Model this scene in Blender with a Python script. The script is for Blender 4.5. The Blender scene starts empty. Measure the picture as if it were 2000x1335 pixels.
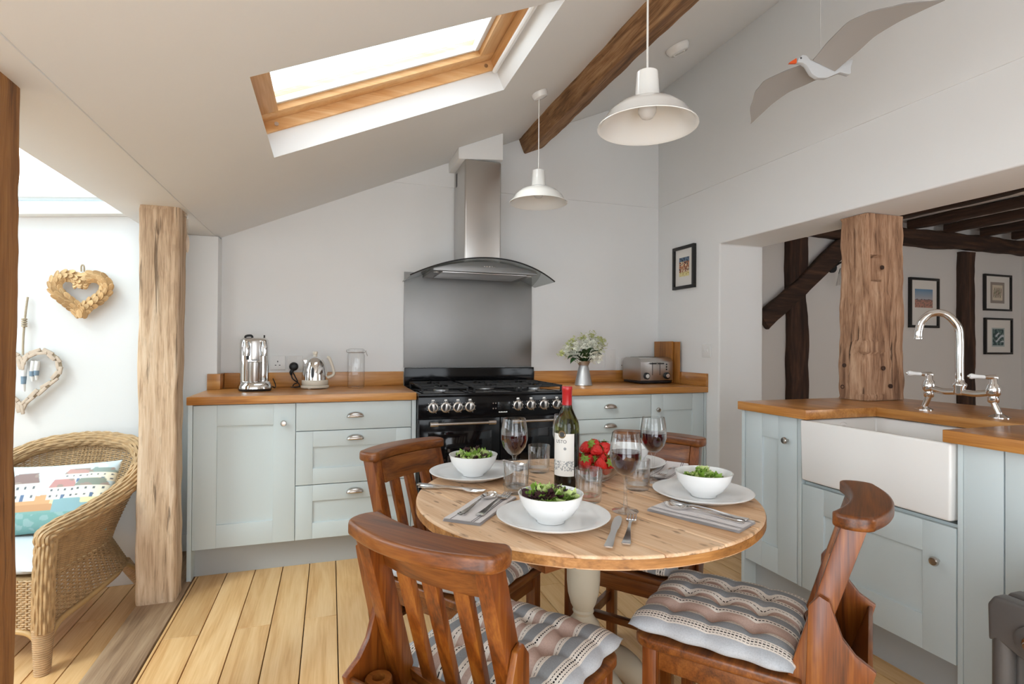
import bpy, bmesh, math, random
from mathutils import Vector, Matrix, noise as mnoise
random.seed(7)
SC = bpy.context.scene
COL = SC.collection
# ---------------------------------------------------------------- camera
FPX, YAW, PITCH, ROLL, CAMH = 1060.86, 0.32245, 0.00724, 0.00637, 1.17
_f = Vector((math.sin(YAW)*math.cos(PITCH), math.cos(YAW)*math.cos(PITCH), math.sin(PITCH)))
_r = Vector((math.cos(YAW), -math.sin(YAW), 0)); _u = _r.cross(_f)
_r2 = math.cos(ROLL)*_r + math.sin(ROLL)*_u; _u2 = -math.sin(ROLL)*_r + math.cos(ROLL)*_u
cam = bpy.data.cameras.new('camera'); camo = bpy.data.objects.new('camera', cam); COL.objects.link(camo)
camo.matrix_world = Matrix(((_r2.x, _u2.x, -_f.x, 0), (_r2.y, _u2.y, -_f.y, 0), (_r2.z, _u2.z, -_f.z, CAMH), (0, 0, 0, 1)))
cam.sensor_width = 36; cam.lens = FPX/2000*36; cam.clip_start = .02; cam.clip_end = 200
SC.camera = camo
# ---------------------------------------------------------------- daylight
W = bpy.data.worlds.new('sky'); SC.world = W; W.use_nodes = True
bg = W.node_tree.nodes['Background']; bg.inputs[0].default_value = (.89, .945, 1, 1); bg.inputs[1].default_value = 4.2
sun = bpy.data.lights.new('sun', 'SUN'); sun.energy = 2.6; sun.angle = math.radians(14); sun.color = (1, .95, .88)
suno = bpy.data.objects.new('sun', sun); COL.objects.link(suno)
suno.rotation_euler = Vector((.62, .55, -.80)).to_track_quat('-Z', 'Y').to_euler()
suno.location = (-4, -4, 6)
vs = SC.view_settings; vs.view_transform = 'Standard'; vs.look = 'None'; vs.gamma = 1; vs.use_curve_mapping = False
vs.exposure = 0.22

# ---------------------------------------------------------------- mesh helpers
def srgb(h):
    h = h.lstrip('#'); v = [int(h[i:i+2], 16)/255 for i in (0, 2, 4)]
    return tuple(c/12.92 if c <= .04045 else ((c+.055)/1.055)**2.4 for c in v)

class MB:
    def __init__(s): s.v = []; s.f = []
    def add(s, vs, fs, M=None):
        b = len(s.v)
        s.v += [tuple(M @ Vector(p)) if M else tuple(p) for p in vs]
        s.f += [tuple(b+i for i in f) for f in fs]; return s
    def box(s, x0, x1, y0, y1, z0, z1, M=None):
        return s.add([(x0,y0,z0),(x1,y0,z0),(x1,y1,z0),(x0,y1,z0),(x0,y0,z1),(x1,y0,z1),(x1,y1,z1),(x0,y1,z1)],
                     [(3,2,1,0),(4,5,6,7),(0,1,5,4),(1,2,6,5),(2,3,7,6),(3,0,4,7)], M)
    def prism(s, poly, a, b, plane='xy', M=None):
        """poly: 2d outline (counter-clockwise), extruded from a to b along the third axis"""
        n = len(poly)
        put = {'xy': lambda p, t: (p[0], p[1], t), 'xz': lambda p, t: (p[0], t, p[1]), 'yz': lambda p, t: (t, p[0], p[1])}[plane]
        vs = [put(p, a) for p in poly] + [put(p, b) for p in poly]
        fs = [tuple(range(n))[::-1], tuple(range(n, 2*n))] + [(i, (i+1) % n, n+(i+1) % n, n+i) for i in range(n)]
        return s.add(vs, fs, M)
    def lathe(s, prof, n=32, M=None, closed=False):
        vs = []; fs = []; m = len(prof)
        for k in range(n):
            a = 2*math.pi*k/n; c, d = math.cos(a), math.sin(a)
            vs += [(r*c, r*d, z) for r, z in prof]
        rng = range(m) if closed else range(m-1)
        for k in range(n):
            for i in rng:
                j = (i+1) % m
                fs.append((k*m+i, ((k+1) % n)*m+i, ((k+1) % n)*m+j, k*m+j))
        if not closed:
            if prof[0][0] > 1e-5: fs.append(tuple(k*m for k in range(n))[::-1])
            if prof[-1][0] > 1e-5: fs.append(tuple(k*m+m-1 for k in range(n)))
        return s.add(vs, fs, M)
    def tube(s, pts, r, n=8, closed=False, M=None, caps=True):
        pts = [Vector(p) for p in pts]; m = len(pts)
        rad = r if isinstance(r, (list, tuple)) else [r]*m
        vs = []; fs = []; up = None
        for i, p in enumerate(pts):
            if closed: d = pts[(i+1) % m]-pts[i-1]
            else: d = pts[min(i+1, m-1)]-pts[max(i-1, 0)]
            if d.length < 1e-9: d = Vector((0, 0, 1))
            d.normalize()
            if up is None:
                up = Vector((0, 0, 1)) if abs(d.z) < .9 else Vector((1, 0, 0))
            x = d.cross(up)
            if x.length < 1e-6: x = d.orthogonal()
            x.normalize(); up = x.cross(d)
            for k in range(n):
                a = 2*math.pi*k/n
                vs.append(p + (x*math.cos(a)+up*math.sin(a))*rad[i])
        for i in range(m if closed else m-1):
            j = (i+1) % m
            for k in range(n):
                fs.append((i*n+k, i*n+(k+1) % n, j*n+(k+1) % n, j*n+k))
        if not closed and caps:
            fs.append(tuple(range(n))[::-1]); fs.append(tuple((m-1)*n+k for k in range(n)))
        return s.add(vs, fs, M)
    def grid(s, nu, nv, fn, M=None):
        b = [(fn(i/nu, j/nv)) for j in range(nv+1) for i in range(nu+1)]
        return s.add(b, [(j*(nu+1)+i, j*(nu+1)+i+1, (j+1)*(nu+1)+i+1, (j+1)*(nu+1)+i) for j in range(nv) for i in range(nu)], M)
    def ball(s, c, r, n=10, sz=1.0, M=None):
        pr = [(math.sin(math.pi*i/n)*r, -math.cos(math.pi*i/n)*r*sz) for i in range(n+1)]
        pr[0] = (0, -r*sz); pr[-1] = (0, r*sz)
        T = Matrix.Translation(Vector(c))
        return s.lathe(pr, n*2, (M @ T) if M else T)
    def build(s, name, mat, parent=None, bevel=0, seg=2, smooth=None, loc=None):
        me = bpy.data.meshes.new(name); me.from_pydata(s.v, [], s.f)
        bm = bmesh.new(); bm.from_mesh(me)
        bmesh.ops.remove_doubles(bm, verts=bm.verts, dist=1e-6)
        bmesh.ops.recalc_face_normals(bm, faces=bm.faces)
        if bevel:
            es = [e for e in bm.edges if len(e.link_faces) == 2 and e.calc_face_angle(0) > .5]
            bmesh.ops.bevel(bm, geom=es, offset=bevel, segments=seg, profile=.6, affect='EDGES', clamp_overlap=True)
        bm.to_mesh(me); bm.free()
        if smooth is None: smooth = 35 if not bevel else 40
        if smooth:
            me.polygons.foreach_set('use_smooth', [True]*len(me.polygons))
            me.set_sharp_from_angle(angle=math.radians(smooth))
        if mat: me.materials.append(MT[mat] if isinstance(mat, str) else mat)
        o = bpy.data.objects.new(name, me); COL.objects.link(o)
        if parent: o.parent = parent
        if loc: o.location = loc
        return o

def T(x, y, z): return Matrix.Translation((x, y, z))
def RZ(a): return Matrix.Rotation(a, 4, 'Z')
def RX(a): return Matrix.Rotation(a, 4, 'X')
def RY(a): return Matrix.Rotation(a, 4, 'Y')
def tag(o, label, cat, group=None):
    o['label'] = label; o['category'] = cat
    if group: o['group'] = group
    return o
def struct(o): o['kind'] = 'structure'; return o
def stuff(o): o['kind'] = 'stuff'; return o
def thing(name, label, cat, loc=(0, 0, 0), rz=0, group=None):
    o = bpy.data.objects.new(name, None); COL.objects.link(o); o.empty_display_size = .05
    o.location = loc; o.rotation_euler = (0, 0, rz)
    return tag(o, label, cat, group)
def dup(root, loc=None, rz=None, label=None):
    def cp(o, par):
        c = o.copy(); COL.objects.link(c); c.parent = par
        for ch in [x for x in KIDS.get(o.name, ())]: cp(ch, c)
        return c
    KIDS = {}
    for x in bpy.data.objects:
        if x.parent: KIDS.setdefault(x.parent.name, []).append(x)
    r = cp(root, None)
    if loc is not None: r.location = loc
    if rz is not None: r.rotation_euler = (0, 0, rz)
    if label: r['label'] = label
    return r
def spline(pts, n, closed=False):
    """catmull-rom through points"""
    P = [Vector(p) for p in pts]; m = len(P); out = []
    for i in range(m if closed else m-1):
        if closed: a, b, c, d = P[i-1], P[i], P[(i+1) % m], P[(i+2) % m]
        else: a, b, c, d = P[max(i-1, 0)], P[i], P[i+1], P[min(i+2, m-1)]
        for k in range(n):
            t = k/n
            out.append(.5*((2*b)+(-a+c)*t+(2*a-5*b+4*c-d)*t*t+(-a+3*b-3*c+d)*t**3))
    if not closed: out.append(P[-1])
    return out
def nz(x, y=0, z=0): return mnoise.noise(Vector((x, y, z)))

# ---------------------------------------------------------------- materials
MT = {}
def _new(name):
    m = bpy.data.materials.new(name); m.use_nodes = True; MT[name] = m
    nt = m.node_tree; return m, nt, nt.nodes['Principled BSDF']
def _n(nt, t, **kw):
    n = nt.nodes.new(t)
    for k, v in kw.items(): setattr(n, k, v)
    return n
def plain(name, col, rough=.5, metal=0, bump=0, bscale=40, var=0, vscale=4, trans=0, ior=1.45, coat=0, alpha=1, spec=None, aniso=None, sheen=0):
    if isinstance(col, str): col = srgb(col)
    m, nt, b = _new(name); I = b.inputs
    I['Base Color'].default_value = (*col, 1); I['Roughness'].default_value = rough; I['Metallic'].default_value = metal
    I['Transmission Weight'].default_value = trans; I['IOR'].default_value = ior; I['Coat Weight'].default_value = coat
    I['Coat Roughness'].default_value = .12; I['Sheen Weight'].default_value = sheen
    if spec is not None: I['Specular IOR Level'].default_value = spec
    tc = _n(nt, 'ShaderNodeTexCoord')
    if var:
        n = _n(nt, 'ShaderNodeTexNoise'); n.inputs['Scale'].default_value = vscale; n.inputs['Detail'].default_value = 5
        nt.links.new(tc.outputs['Object'], n.inputs['Vector'])
        mx = _n(nt, 'ShaderNodeMix', data_type='RGBA'); nt.links.new(n.outputs['Fac'], mx.inputs['Factor'])
        mx.inputs['A'].default_value = (*[max(0, c*(1-var)) for c in col], 1); mx.inputs['B'].default_value = (*[min(1, c*(1+var)) for c in col], 1)
        nt.links.new(mx.outputs['Result'], I['Base Color'])
    if bump:
        n = _n(nt, 'ShaderNodeTexNoise'); n.inputs['Scale'].default_value = bscale; n.inputs['Detail'].default_value = 4
        nt.links.new(tc.outputs['Object'], n.inputs['Vector'])
        bp = _n(nt, 'ShaderNodeBump'); bp.inputs['Strength'].default_value = bump; bp.inputs['Distance'].default_value = .01
        nt.links.new(n.outputs['Fac'], bp.inputs['Height']); nt.links.new(bp.outputs['Normal'], I['Normal'])
    return m
def wood(name, dark, mid, light, rough=.45, axis='Y', scale=1.0, bump=.15, grain=1.0, coat=0, rand=.16, knots=0, spec=.5, cracks=0):
    """grain along the object's axis; every object gets its own offset and tone"""
    dark, mid, light = [srgb(c) if isinstance(c, str) else c for c in (dark, mid, light)]
    m, nt, b = _new(name); L = nt.links.new
    tc = _n(nt, 'ShaderNodeTexCoord'); oi = _n(nt, 'ShaderNodeObjectInfo')
    mul = _n(nt, 'ShaderNodeVectorMath', operation='SCALE'); mul.inputs[0].default_value = (7, 13, 5); L(oi.outputs['Random'], mul.inputs['Scale'])
    add = _n(nt, 'ShaderNodeVectorMath', operation='ADD'); L(tc.outputs['Object'], add.inputs[0]); L(mul.outputs[0], add.inputs[1])
    mp = _n(nt, 'ShaderNodeMapping'); L(add.outputs[0], mp.inputs['Vector'])
    s = [9*scale, 9*scale, 9*scale]; s['XYZ'.index(axis)] = .8*scale; mp.inputs['Scale'].default_value = s
    n1 = _n(nt, 'ShaderNodeTexNoise'); n1.inputs['Scale'].default_value = 1.6; n1.inputs['Detail'].default_value = 6; n1.inputs['Distortion'].default_value = 1.2
    L(mp.outputs[0], n1.inputs['Vector'])
    mp2 = _n(nt, 'ShaderNodeMapping'); L(add.outputs[0], mp2.inputs['Vector'])
    s2 = [160*scale*grain]*3; s2['XYZ'.index(axis)] = 6*scale*grain; mp2.inputs['Scale'].default_value = s2
    n2 = _n(nt, 'ShaderNodeTexNoise'); n2.inputs['Scale'].default_value = 1; n2.inputs['Detail'].default_value = 3; L(mp2.outputs[0], n2.inputs['Vector'])
    rp = _n(nt, 'ShaderNodeValToRGB'); e = rp.color_ramp.elements
    e[0].position = .28; e[0].color = (*dark, 1); e[1].position = .72; e[1].color = (*light, 1)
    k = rp.color_ramp.elements.new(.5); k.color = (*mid, 1)
    ad = _n(nt, 'ShaderNodeMath', operation='MULTIPLY_ADD'); L(n2.outputs['Fac'], ad.inputs[0]); ad.inputs[1].default_value = .45
    sb = _n(nt, 'ShaderNodeMath', operation='SUBTRACT'); L(n1.outputs['Fac'], sb.inputs[0]); sb.inputs[1].default_value = .225
    L(sb.outputs[0], ad.inputs[2]); L(ad.outputs[0], rp.inputs[0])
    hsv = _n(nt, 'ShaderNodeHueSaturation'); L(rp.outputs[0], hsv.inputs['Color'])
    mr = _n(nt, 'ShaderNodeMapRange'); mr.inputs['To Min'].default_value = 1-rand; mr.inputs['To Max'].default_value = 1+rand
    L(oi.outputs['Random'], mr.inputs['Value']); L(mr.outputs[0], hsv.inputs['Value'])
    col = hsv.outputs[0]
    if knots:
        vo = _n(nt, 'ShaderNodeTexNoise'); vo.inputs['Scale'].default_value = 34; vo.inputs['Detail'].default_value = 2
        mp3 = _n(nt, 'ShaderNodeMapping'); L(add.outputs[0], mp3.inputs['Vector']); s3 = [1.4]*3; s3['XYZ'.index(axis)] = .45; mp3.inputs['Scale'].default_value = s3
        L(mp3.outputs[0], vo.inputs['Vector'])
        r2 = _n(nt, 'ShaderNodeValToRGB'); r2.color_ramp.elements[0].position = .62; r2.color_ramp.elements[1].position = .70; L(vo.outputs['Fac'], r2.inputs[0])
        mf = _n(nt, 'ShaderNodeMath', operation='MULTIPLY'); L(r2.outputs[0], mf.inputs[0]); mf.inputs[1].default_value = knots
        mx = _n(nt, 'ShaderNodeMix', data_type='RGBA'); L(mf.outputs[0], mx.inputs['Factor']); L(col, mx.inputs['A']); mx.inputs['B'].default_value = (*[c*.42 for c in dark], 1)
        col = mx.outputs['Result']
    hgt = ad.outputs[0]
    if cracks:
        mp4 = _n(nt, 'ShaderNodeMapping'); L(add.outputs[0], mp4.inputs['Vector']); s4 = [38]*3; s4['XYZ'.index(axis)] = 2.2; mp4.inputs['Scale'].default_value = s4
        cn = _n(nt, 'ShaderNodeTexNoise'); cn.inputs['Scale'].default_value = 1; cn.inputs['Detail'].default_value = 4; cn.inputs['Distortion'].default_value = .6; L(mp4.outputs[0], cn.inputs['Vector'])
        cr = _n(nt, 'ShaderNodeValToRGB'); cr.color_ramp.elements[0].position = .63; cr.color_ramp.elements[1].position = .69; L(cn.outputs['Fac'], cr.inputs[0])
        cf = _n(nt, 'ShaderNodeMath', operation='MULTIPLY'); L(cr.outputs[0], cf.inputs[0]); cf.inputs[1].default_value = cracks
        cx = _n(nt, 'ShaderNodeMix', data_type='RGBA'); L(cf.outputs[0], cx.inputs['Factor']); L(col, cx.inputs['A']); cx.inputs['B'].default_value = (*[c*.35 for c in dark], 1)
        col = cx.outputs['Result']
        hs = _n(nt, 'ShaderNodeMath', operation='SUBTRACT'); L(ad.outputs[0], hs.inputs[0]); L(cf.outputs[0], hs.inputs[1]); hgt = hs.outputs[0]
    L(col, b.inputs['Base Color'])
    b.inputs['Roughness'].default_value = rough; b.inputs['Coat Weight'].default_value = coat; b.inputs['Coat Roughness'].default_value = .2
    b.inputs['Specular IOR Level'].default_value = spec
    bp = _n(nt, 'ShaderNodeBump'); bp.inputs['Strength'].default_value = bump; bp.inputs['Distance'].default_value = .003
    L(hgt, bp.inputs['Height']); L(bp.outputs[0], b.inputs['Normal'])
    return m
def thin(name, tint=(1, 1, 1), ior=1.5, rough=0.0, boost=1.0):
    """thin clear sheet: passes light straight through, reflects by Fresnel"""
    m, nt, b = _new(name); L = nt.links.new; out = nt.nodes['Material Output']; nt.nodes.remove(b)
    tr = _n(nt, 'ShaderNodeBsdfTransparent'); tr.inputs[0].default_value = (*tint, 1)
    gl = _n(nt, 'ShaderNodeBsdfGlossy'); gl.inputs['Roughness'].default_value = rough
    lw = _n(nt, 'ShaderNodeLayerWeight'); lw.inputs['Blend'].default_value = .5; f0 = ((ior-1)/(ior+1))**2
    pw = _n(nt, 'ShaderNodeMath', operation='POWER'); L(lw.outputs['Facing'], pw.inputs[0]); pw.inputs[1].default_value = 5/boost
    mu = _n(nt, 'ShaderNodeMath', operation='MULTIPLY_ADD'); mu.use_clamp = True; mu.inputs[1].default_value = 1-f0; mu.inputs[2].default_value = f0; L(pw.outputs[0], mu.inputs[0])
    mx = _n(nt, 'ShaderNodeMixShader'); L(mu.outputs[0], mx.inputs[0]); L(tr.outputs[0], mx.inputs[1]); L(gl.outputs[0], mx.inputs[2]); L(mx.outputs[0], out.inputs[0])
    return m
def vcol(name, rough=.6, spec=.3, bump=0):
    m, nt, b = _new(name); a = _n(nt, 'ShaderNodeAttribute', attribute_name='Col'); nt.links.new(a.outputs['Color'], b.inputs['Base Color'])
    b.inputs['Roughness'].default_value = rough; b.inputs['Specular IOR Level'].default_value = spec
    if bump:
        tc = _n(nt, 'ShaderNodeTexCoord'); w = _n(nt, 'ShaderNodeTexNoise'); w.inputs['Scale'].default_value = 600
        nt.links.new(tc.outputs['Object'], w.inputs['Vector']); bp = _n(nt, 'ShaderNodeBump'); bp.inputs['Strength'].default_value = bump; bp.inputs['Distance'].default_value = .001
        nt.links.new(w.outputs['Fac'], bp.inputs['Height']); nt.links.new(bp.outputs[0], b.inputs['Normal'])
    return m
def paint(o, fn):
    """print colours on a mesh, fn(local position) -> linear rgb"""
    me = o.data; a = me.color_attributes.new('Col', 'FLOAT_COLOR', 'POINT')
    for i, v in enumerate(me.vertices): a.data[i].color = (*fn(v.co), 1)

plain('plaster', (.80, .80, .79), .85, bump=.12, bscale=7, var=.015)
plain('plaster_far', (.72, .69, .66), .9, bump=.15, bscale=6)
plain('white_gloss', (.86, .86, .84), .3)
plain('enamel_white', (.80, .79, .76), .16, coat=.5)
plain('porcelain', (.84, .84, .83), .08, coat=.3)
plain('sink_white', (.86, .84, .81), .10, coat=.4)
plain('sage', (.575, .645, .655), .45, var=.02, bump=.02, bscale=120)
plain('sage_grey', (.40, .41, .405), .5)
plain('chrome', (.80, .80, .80), .06, metal=1)
plain('nickel', (.58, .55, .52), .25, metal=1)
plain('steel_dark', (.27, .265, .26), .45, metal=1, var=.06, vscale=6)
plain('steel', (.55, .53, .51), .28, metal=1)
plain('galvanised', (.45, .46, .47), .42, metal=.9, var=.1, vscale=25)
plain('black_enamel', (.005, .005, .006), .10, spec=.3)
plain('black_iron', (.012, .012, .013), .55)
plain('black_plastic', (.014, .014, .016), .4)
plain('oven_glass', (.004, .004, .005), .06)
plain('radiator_paint', (.085, .078, .073), .42, bump=.1, bscale=60)
plain('cream', (.72, .66, .55), .25)
plain('pedestal_paint', (.50, .44, .33), .6, var=.06)
thin('glass', (.975, .98, .98), 1.52, boost=2.2)
thin('pane', (.90, .93, .94), 1.25)
thin('pane_roof', (.66, .72, .74), 1.25)
thin('glass_smoke', (.66, .68, .67), 1.4)
plain('bottle_glass', (.16, .17, .03), .02, trans=1, ior=1.45)
plain('wine', (.030, .0012, .004), .03, trans=.12, ior=1.34)
plain('wine_dark', (.012, .001, .002), .05)
plain('red_foil', (.42, .008, .012), .3, coat=.3)
plain('paper', (.78, .75, .70), .7)
plain('ink', (.03, .03, .03), .6)
plain('gold_seal', (.16, .10, .035), .45)
plain('silver_print', (.30, .31, .31), .5)
plain('napkin', (.66, .62, .61), .9, bump=.2, bscale=300)
plain('napkin_stripe', (.16, .15, .16), .9)
plain('strawberry', (.62, .018, .015), .28, bump=.6, bscale=160, var=.35, vscale=30)
plain('calyx', (.20, .30, .04), .6)
plain('salad_green', (.22, .38, .05), .5, var=.6, vscale=60)
plain('salad_lime', (.55, .66, .25), .5, var=.4, vscale=60)
plain('salad_purple', (.055, .018, .022), .5, var=.5, vscale=60)
plain('leaf_dark', (.02, .055, .015), .5, var=.4, vscale=40)
plain('petal', (.83, .83, .72), .6)
plain('petal_green', (.52, .55, .22), .6, var=.2, vscale=60)
plain('bulb', (.85, .85, .84), .25, trans=.2)
plain('socket_white', (.78, .77, .75), .35)
plain('switch_dark', (.05, .05, .05), .5)
plain('beak', (.75, .10, .015), .4)
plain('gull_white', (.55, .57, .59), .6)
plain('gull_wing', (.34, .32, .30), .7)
plain('frame_black', (.012, .011, .010), .35)
plain('blade_steel', (.75, .74, .73), .14, metal=1)
plain('seat_pad', (.70, .73, .77), .9, bump=.1, bscale=200)
plain('rope', (.46, .38, .27), .9, bump=.4, bscale=150)
plain('wicker', (.50, .33, .17), .55, var=.45, vscale=35)
plain('wicker_wrap', (.55, .37, .21), .55, var=.3, vscale=30)
plain('cane', (.55, .36, .16), .4, var=.15)
plain('drift', (.58, .47, .37), .85, var=.35, vscale=25)
plain('bluewash', (.20, .28, .36), .8, var=.4, vscale=40)
plain('blind_white', (.85, .85, .84), .6)
plain('skirting', (.80, .79, .77), .4)
plain('gap_dark', (.05, .035, .02), .9)
plain('lcd', (.01, .011, .012), .15)
plain('brass', (.55, .42, .24), .3, metal=1)
wood('oak_floor', '#cb9a62', '#ddb27b', '#e7c18e', rough=.38, axis='Y', scale=1, bump=.08, rand=.09, spec=.4)
wood('oak_top', '#9a6028', '#b87c3c', '#cb9352', rough=.3, axis='X', scale=1.3, bump=.08, rand=.12, coat=.15)
wood('oak_top_y', '#9a6028', '#b87c3c', '#cb9352', rough=.28, axis='Y', scale=1.3, bump=.08, rand=.12, coat=.2)
wood('pine_table', '#bb8f68', '#d6b08a', '#e4c5a4', rough=.5, axis='Y', scale=1.2, bump=.15, rand=.05, knots=.8)
wood('pine_edge', '#7d5226', '#a5713a', '#c08d52', rough=.5, axis='X', scale=1.5, bump=.2, rand=.02, knots=.6)
wood('chair_wood', '#4a2208', '#773c10', '#91571d', rough=.3, axis='Z', scale=1.6, bump=.05, rand=.06, coat=.25)
wood('chair_rail', '#4a2409', '#723d12', '#8a5422', rough=.34, axis='X', scale=1.6, bump=.05, rand=.06, coat=.2)
wood('old_post', '#9a7d62', '#c9ad8f', '#dcc6ac', rough=.9, axis='Z', scale=1.6, bump=1, rand=.03, knots=.15, cracks=.75)
wood('near_post', '#704825', '#9c6a3a', '#b5854e', rough=.7, axis='Z', scale=1.0, bump=.7, rand=.03, cracks=.7)
wood('island_post', '#6b4b36', '#a78063', '#c8a486', rough=.9, axis='Z', scale=2.0, bump=1, rand=.03, knots=.15, cracks=.85)
wood('ceiling_timber', '#55381f', '#8c6541', '#b08a62', rough=.8, axis='Y', scale=1.3, bump=1, rand=.03, knots=.3, cracks=.8)
wood('dark_timber', '#20130b', '#3a251a', '#553929', rough=.8, axis='Z', scale=1.2, bump=.8, rand=.1)
wood('dark_timber_y', '#20130b', '#38241a', '#4d3528', rough=.8, axis='Y', scale=1.2, bump=.8, rand=.1)
wood('dark_timber_x', '#20130b', '#3a261b', '#573c2c', rough=.8, axis='X', scale=1.2, bump=.8, rand=.1)
wood('sill_oak', '#7d6148', '#9b7d60', '#b19576', rough=.65, axis='Y', scale=1.2, bump=.4, rand=.02)
wood('pine_frame', '#d29a5e', '#e2b27a', '#edc692', rough=.4, axis='X', scale=1, bump=.03, rand=.05)
wood('pine_frame_y', '#d29a5e', '#e2b27a', '#edc692', rough=.4, axis='Y', scale=1, bump=.03, rand=.05)
wood('board_wood', '#70400f', '#9a6226', '#b37b38', rough=.45, axis='Z', scale=1.2, bump=.05, rand=.08)
wood('chip_wood', '#b08a5c', '#cfa876', '#e0c192', rough=.75, axis='X', scale=3, bump=.1, rand=.2)
vcol('print'); vcol('cloth_print', .9, .1, .3); vcol('canvas_print', .85, .15, .2)
# ================================================================ the setting
SL, CX0, CZ0 = .439, -.636, 1.795
def zc(x): return CZ0 + SL*(x-CX0)
CN = Vector((-SL, 0, 1)).normalized(); CD = Vector((1, 0, SL)).normalized()
def cslab(mb, x0, x1, y0, y1, o0, o1):
    """box lying in the sloping ceiling, offsets measured along the ceiling's normal"""
    a0 = Vector((x0, 0, zc(x0))); a1 = Vector((x1, 0, zc(x1)))
    q = [a0+CN*o0, a1+CN*o0, a1+CN*o1, a0+CN*o1]
    return mb.prism([(p.x, p.z) for p in q], y0, y1, 'xz')
YN = -1.3                       # the room runs on behind the camera
HX0, HX1, HY0, HY1 = -.236, .795, 1.79, 2.53       # roof-window hole
m = MB()
for a in ((CX0, HX0, YN, 3.72), (HX1, 2.5, YN, 3.72), (HX0, HX1, YN, HY0), (HX0, HX1, HY1, 3.72)):
    cslab(m, *a, 0, .26)
struct(m.build('ceiling', 'plaster'))
m = MB(); m.box(-.95, CX0, YN, 3.76, 1.79, 2.5)
struct(m.build('wall_header', 'plaster', bevel=.008))
# kitchen back wall, with the slightly proud upper band
m = MB(); m.prism([(-.62, -.1), (2.6, -.1), (2.6, zc(2.6)), (-.62, zc(-.62))], 3.61, 3.76, 'xz')
wb = struct(m.build('wall_back', 'plaster'))
m = MB(); xg = CX0+(2.235-CZ0)/SL
m.prism([(xg, 2.235), (2.392, 2.235), (2.392, zc(2.392)), ], 3.603, 3.615, 'xz'); m.build('upper_band', 'plaster', wb, bevel=.003)
m = MB(); m.box(-.80, -.617, 3.5, 3.76, -.1, 1.79); m.build('pier', 'plaster', wb, bevel=.006)
# boxed plaster round the top of the extractor flue
m = MB(); m.prism([(.745, 2.33), (1.035, 2.355), (1.035, zc(1.035)), (.745, zc(.745))], 3.30, 3.603, 'xz')
m.build('flue_box', 'plaster', wb, bevel=.006)
# right wall with the wide opening to the next room
m = MB(); m.prism([(YN, 1.842), (2.915, 1.842), (2.915, -.1), (3.76, -.1), (3.76, 3.2), (YN, 3.2)], 2.39, 2.743, 'yz')
wr = struct(m.build('wall_right', 'plaster', bevel=.012, seg=3))
m = MB(); m.box(2.383, 2.395, YN, 3.603, 2.235, zc(2.385)); m.build('upper_band', 'plaster', wr, bevel=.003)
# unseen walls behind the camera, added with openings sized to shape the daylight
m = MB()
for a in ((-.95, -.2, -.1, 3.2), (1.25, 2.743, -.1, 3.2), (-.2, 1.25, 2.05, 3.2)): m.box(a[0], a[1], YN-.15, YN, a[2], a[3])
struct(m.build('wall_rear_unseen', 'plaster'))
m = MB()
for a in ((2.743, 3.4, -.1, 2.4), (5.0, 6.6, -.1, 2.4), (3.4, 5.0, -.1, .8), (3.4, 5.0, 2.0, 2.4)): m.box(a[0], a[1], YN-.15, YN, a[2], a[3])
struct(m.build('wall_far_rear_unseen', 'plaster_far'))  # also unseen, added to close off daylight from the next room
# next room
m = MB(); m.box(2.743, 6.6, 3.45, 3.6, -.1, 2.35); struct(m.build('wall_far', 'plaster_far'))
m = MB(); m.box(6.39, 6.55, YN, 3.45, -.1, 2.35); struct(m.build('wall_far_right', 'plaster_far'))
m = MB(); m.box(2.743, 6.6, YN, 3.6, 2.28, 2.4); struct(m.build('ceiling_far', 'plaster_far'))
m = MB(); m.box(2.743, 6.6, YN, 3.6, -.1, 0); struct(m.build('floor_far', 'oak_floor'))
# lower garden room on the left
m = MB(); m.prism([(-2.7, -.17), (-.80, -.17), (-.80, 1.845), (-2.7, 1.68)], 3.3, 3.76, 'xz'); struct(m.build('wall_annex', 'plaster'))
m = MB(); m.box(-2.7, -.82, 3.28, 3.302, -.07, .025); m.box(-2.7, -.82, 3.284, 3.302, .025, .035)
struct(m.build('baseboard_annex', 'skirting', bevel=.004))
m = MB(); m.box(-.80, -.665, 3.482, 3.502, 0, .10); struct(m.build('baseboard_pier', 'skirting', bevel=.004))
m = MB(); m.prism([(.1, -.17), (3.76, -.17), (3.76, 1.22), (.1, 1.22)], -2.85, -2.7, 'yz'); struct(m.build('wall_annex_left_unseen', 'plaster'))  # unseen outer wall, added; its height limits light in the garden room
m = MB(); m.prism([(-2.85, -.17), (-.82, -.17), (-.82, 2.42), (-2.85, 1.85)], .05, .2, 'xz'); struct(m.build('wall_annex_rear_unseen', 'plaster'))  # unseen near-end wall, added to keep open sky off the garden room
# glazed lean-to roof of the garden room: rails, gable glass, panes, bars
gw = struct(MB().prism([(-2.7, 1.68), (-.955, 1.832), (-.955, 1.868), (-2.7, 1.716)], 3.235, 3.32, 'xz').build('window_1', 'white_gloss', bevel=.004))
MB().prism([(-2.7, 1.716), (-.955, 1.868), (-.955, 1.912), (-2.7, 1.76)], 3.285, 3.291, 'xz').build('pane', 'pane_roof', gw)
MB().prism([(-2.7, 1.76), (-.955, 1.912), (-.955, 1.99), (-2.7, 1.838)], 3.225, 3.32, 'xz').build('top_rail', 'white_gloss', gw, bevel=.004)
rb = [(-1.42, -1.36), (-1.98, -1.92), (-2.68, -2.62)]
for k, (a, b) in enumerate(rb):
    za, zb = 2.46+(a+.95)*.33, 2.46+(b+.95)*.33
    MB().prism([(a, za-.04), (b, zb-.04), (b, zb+.03), (a, za+.03)], .2, 3.32, 'xz').build('glazing_bar', 'white_gloss', gw, bevel=.004)
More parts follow.
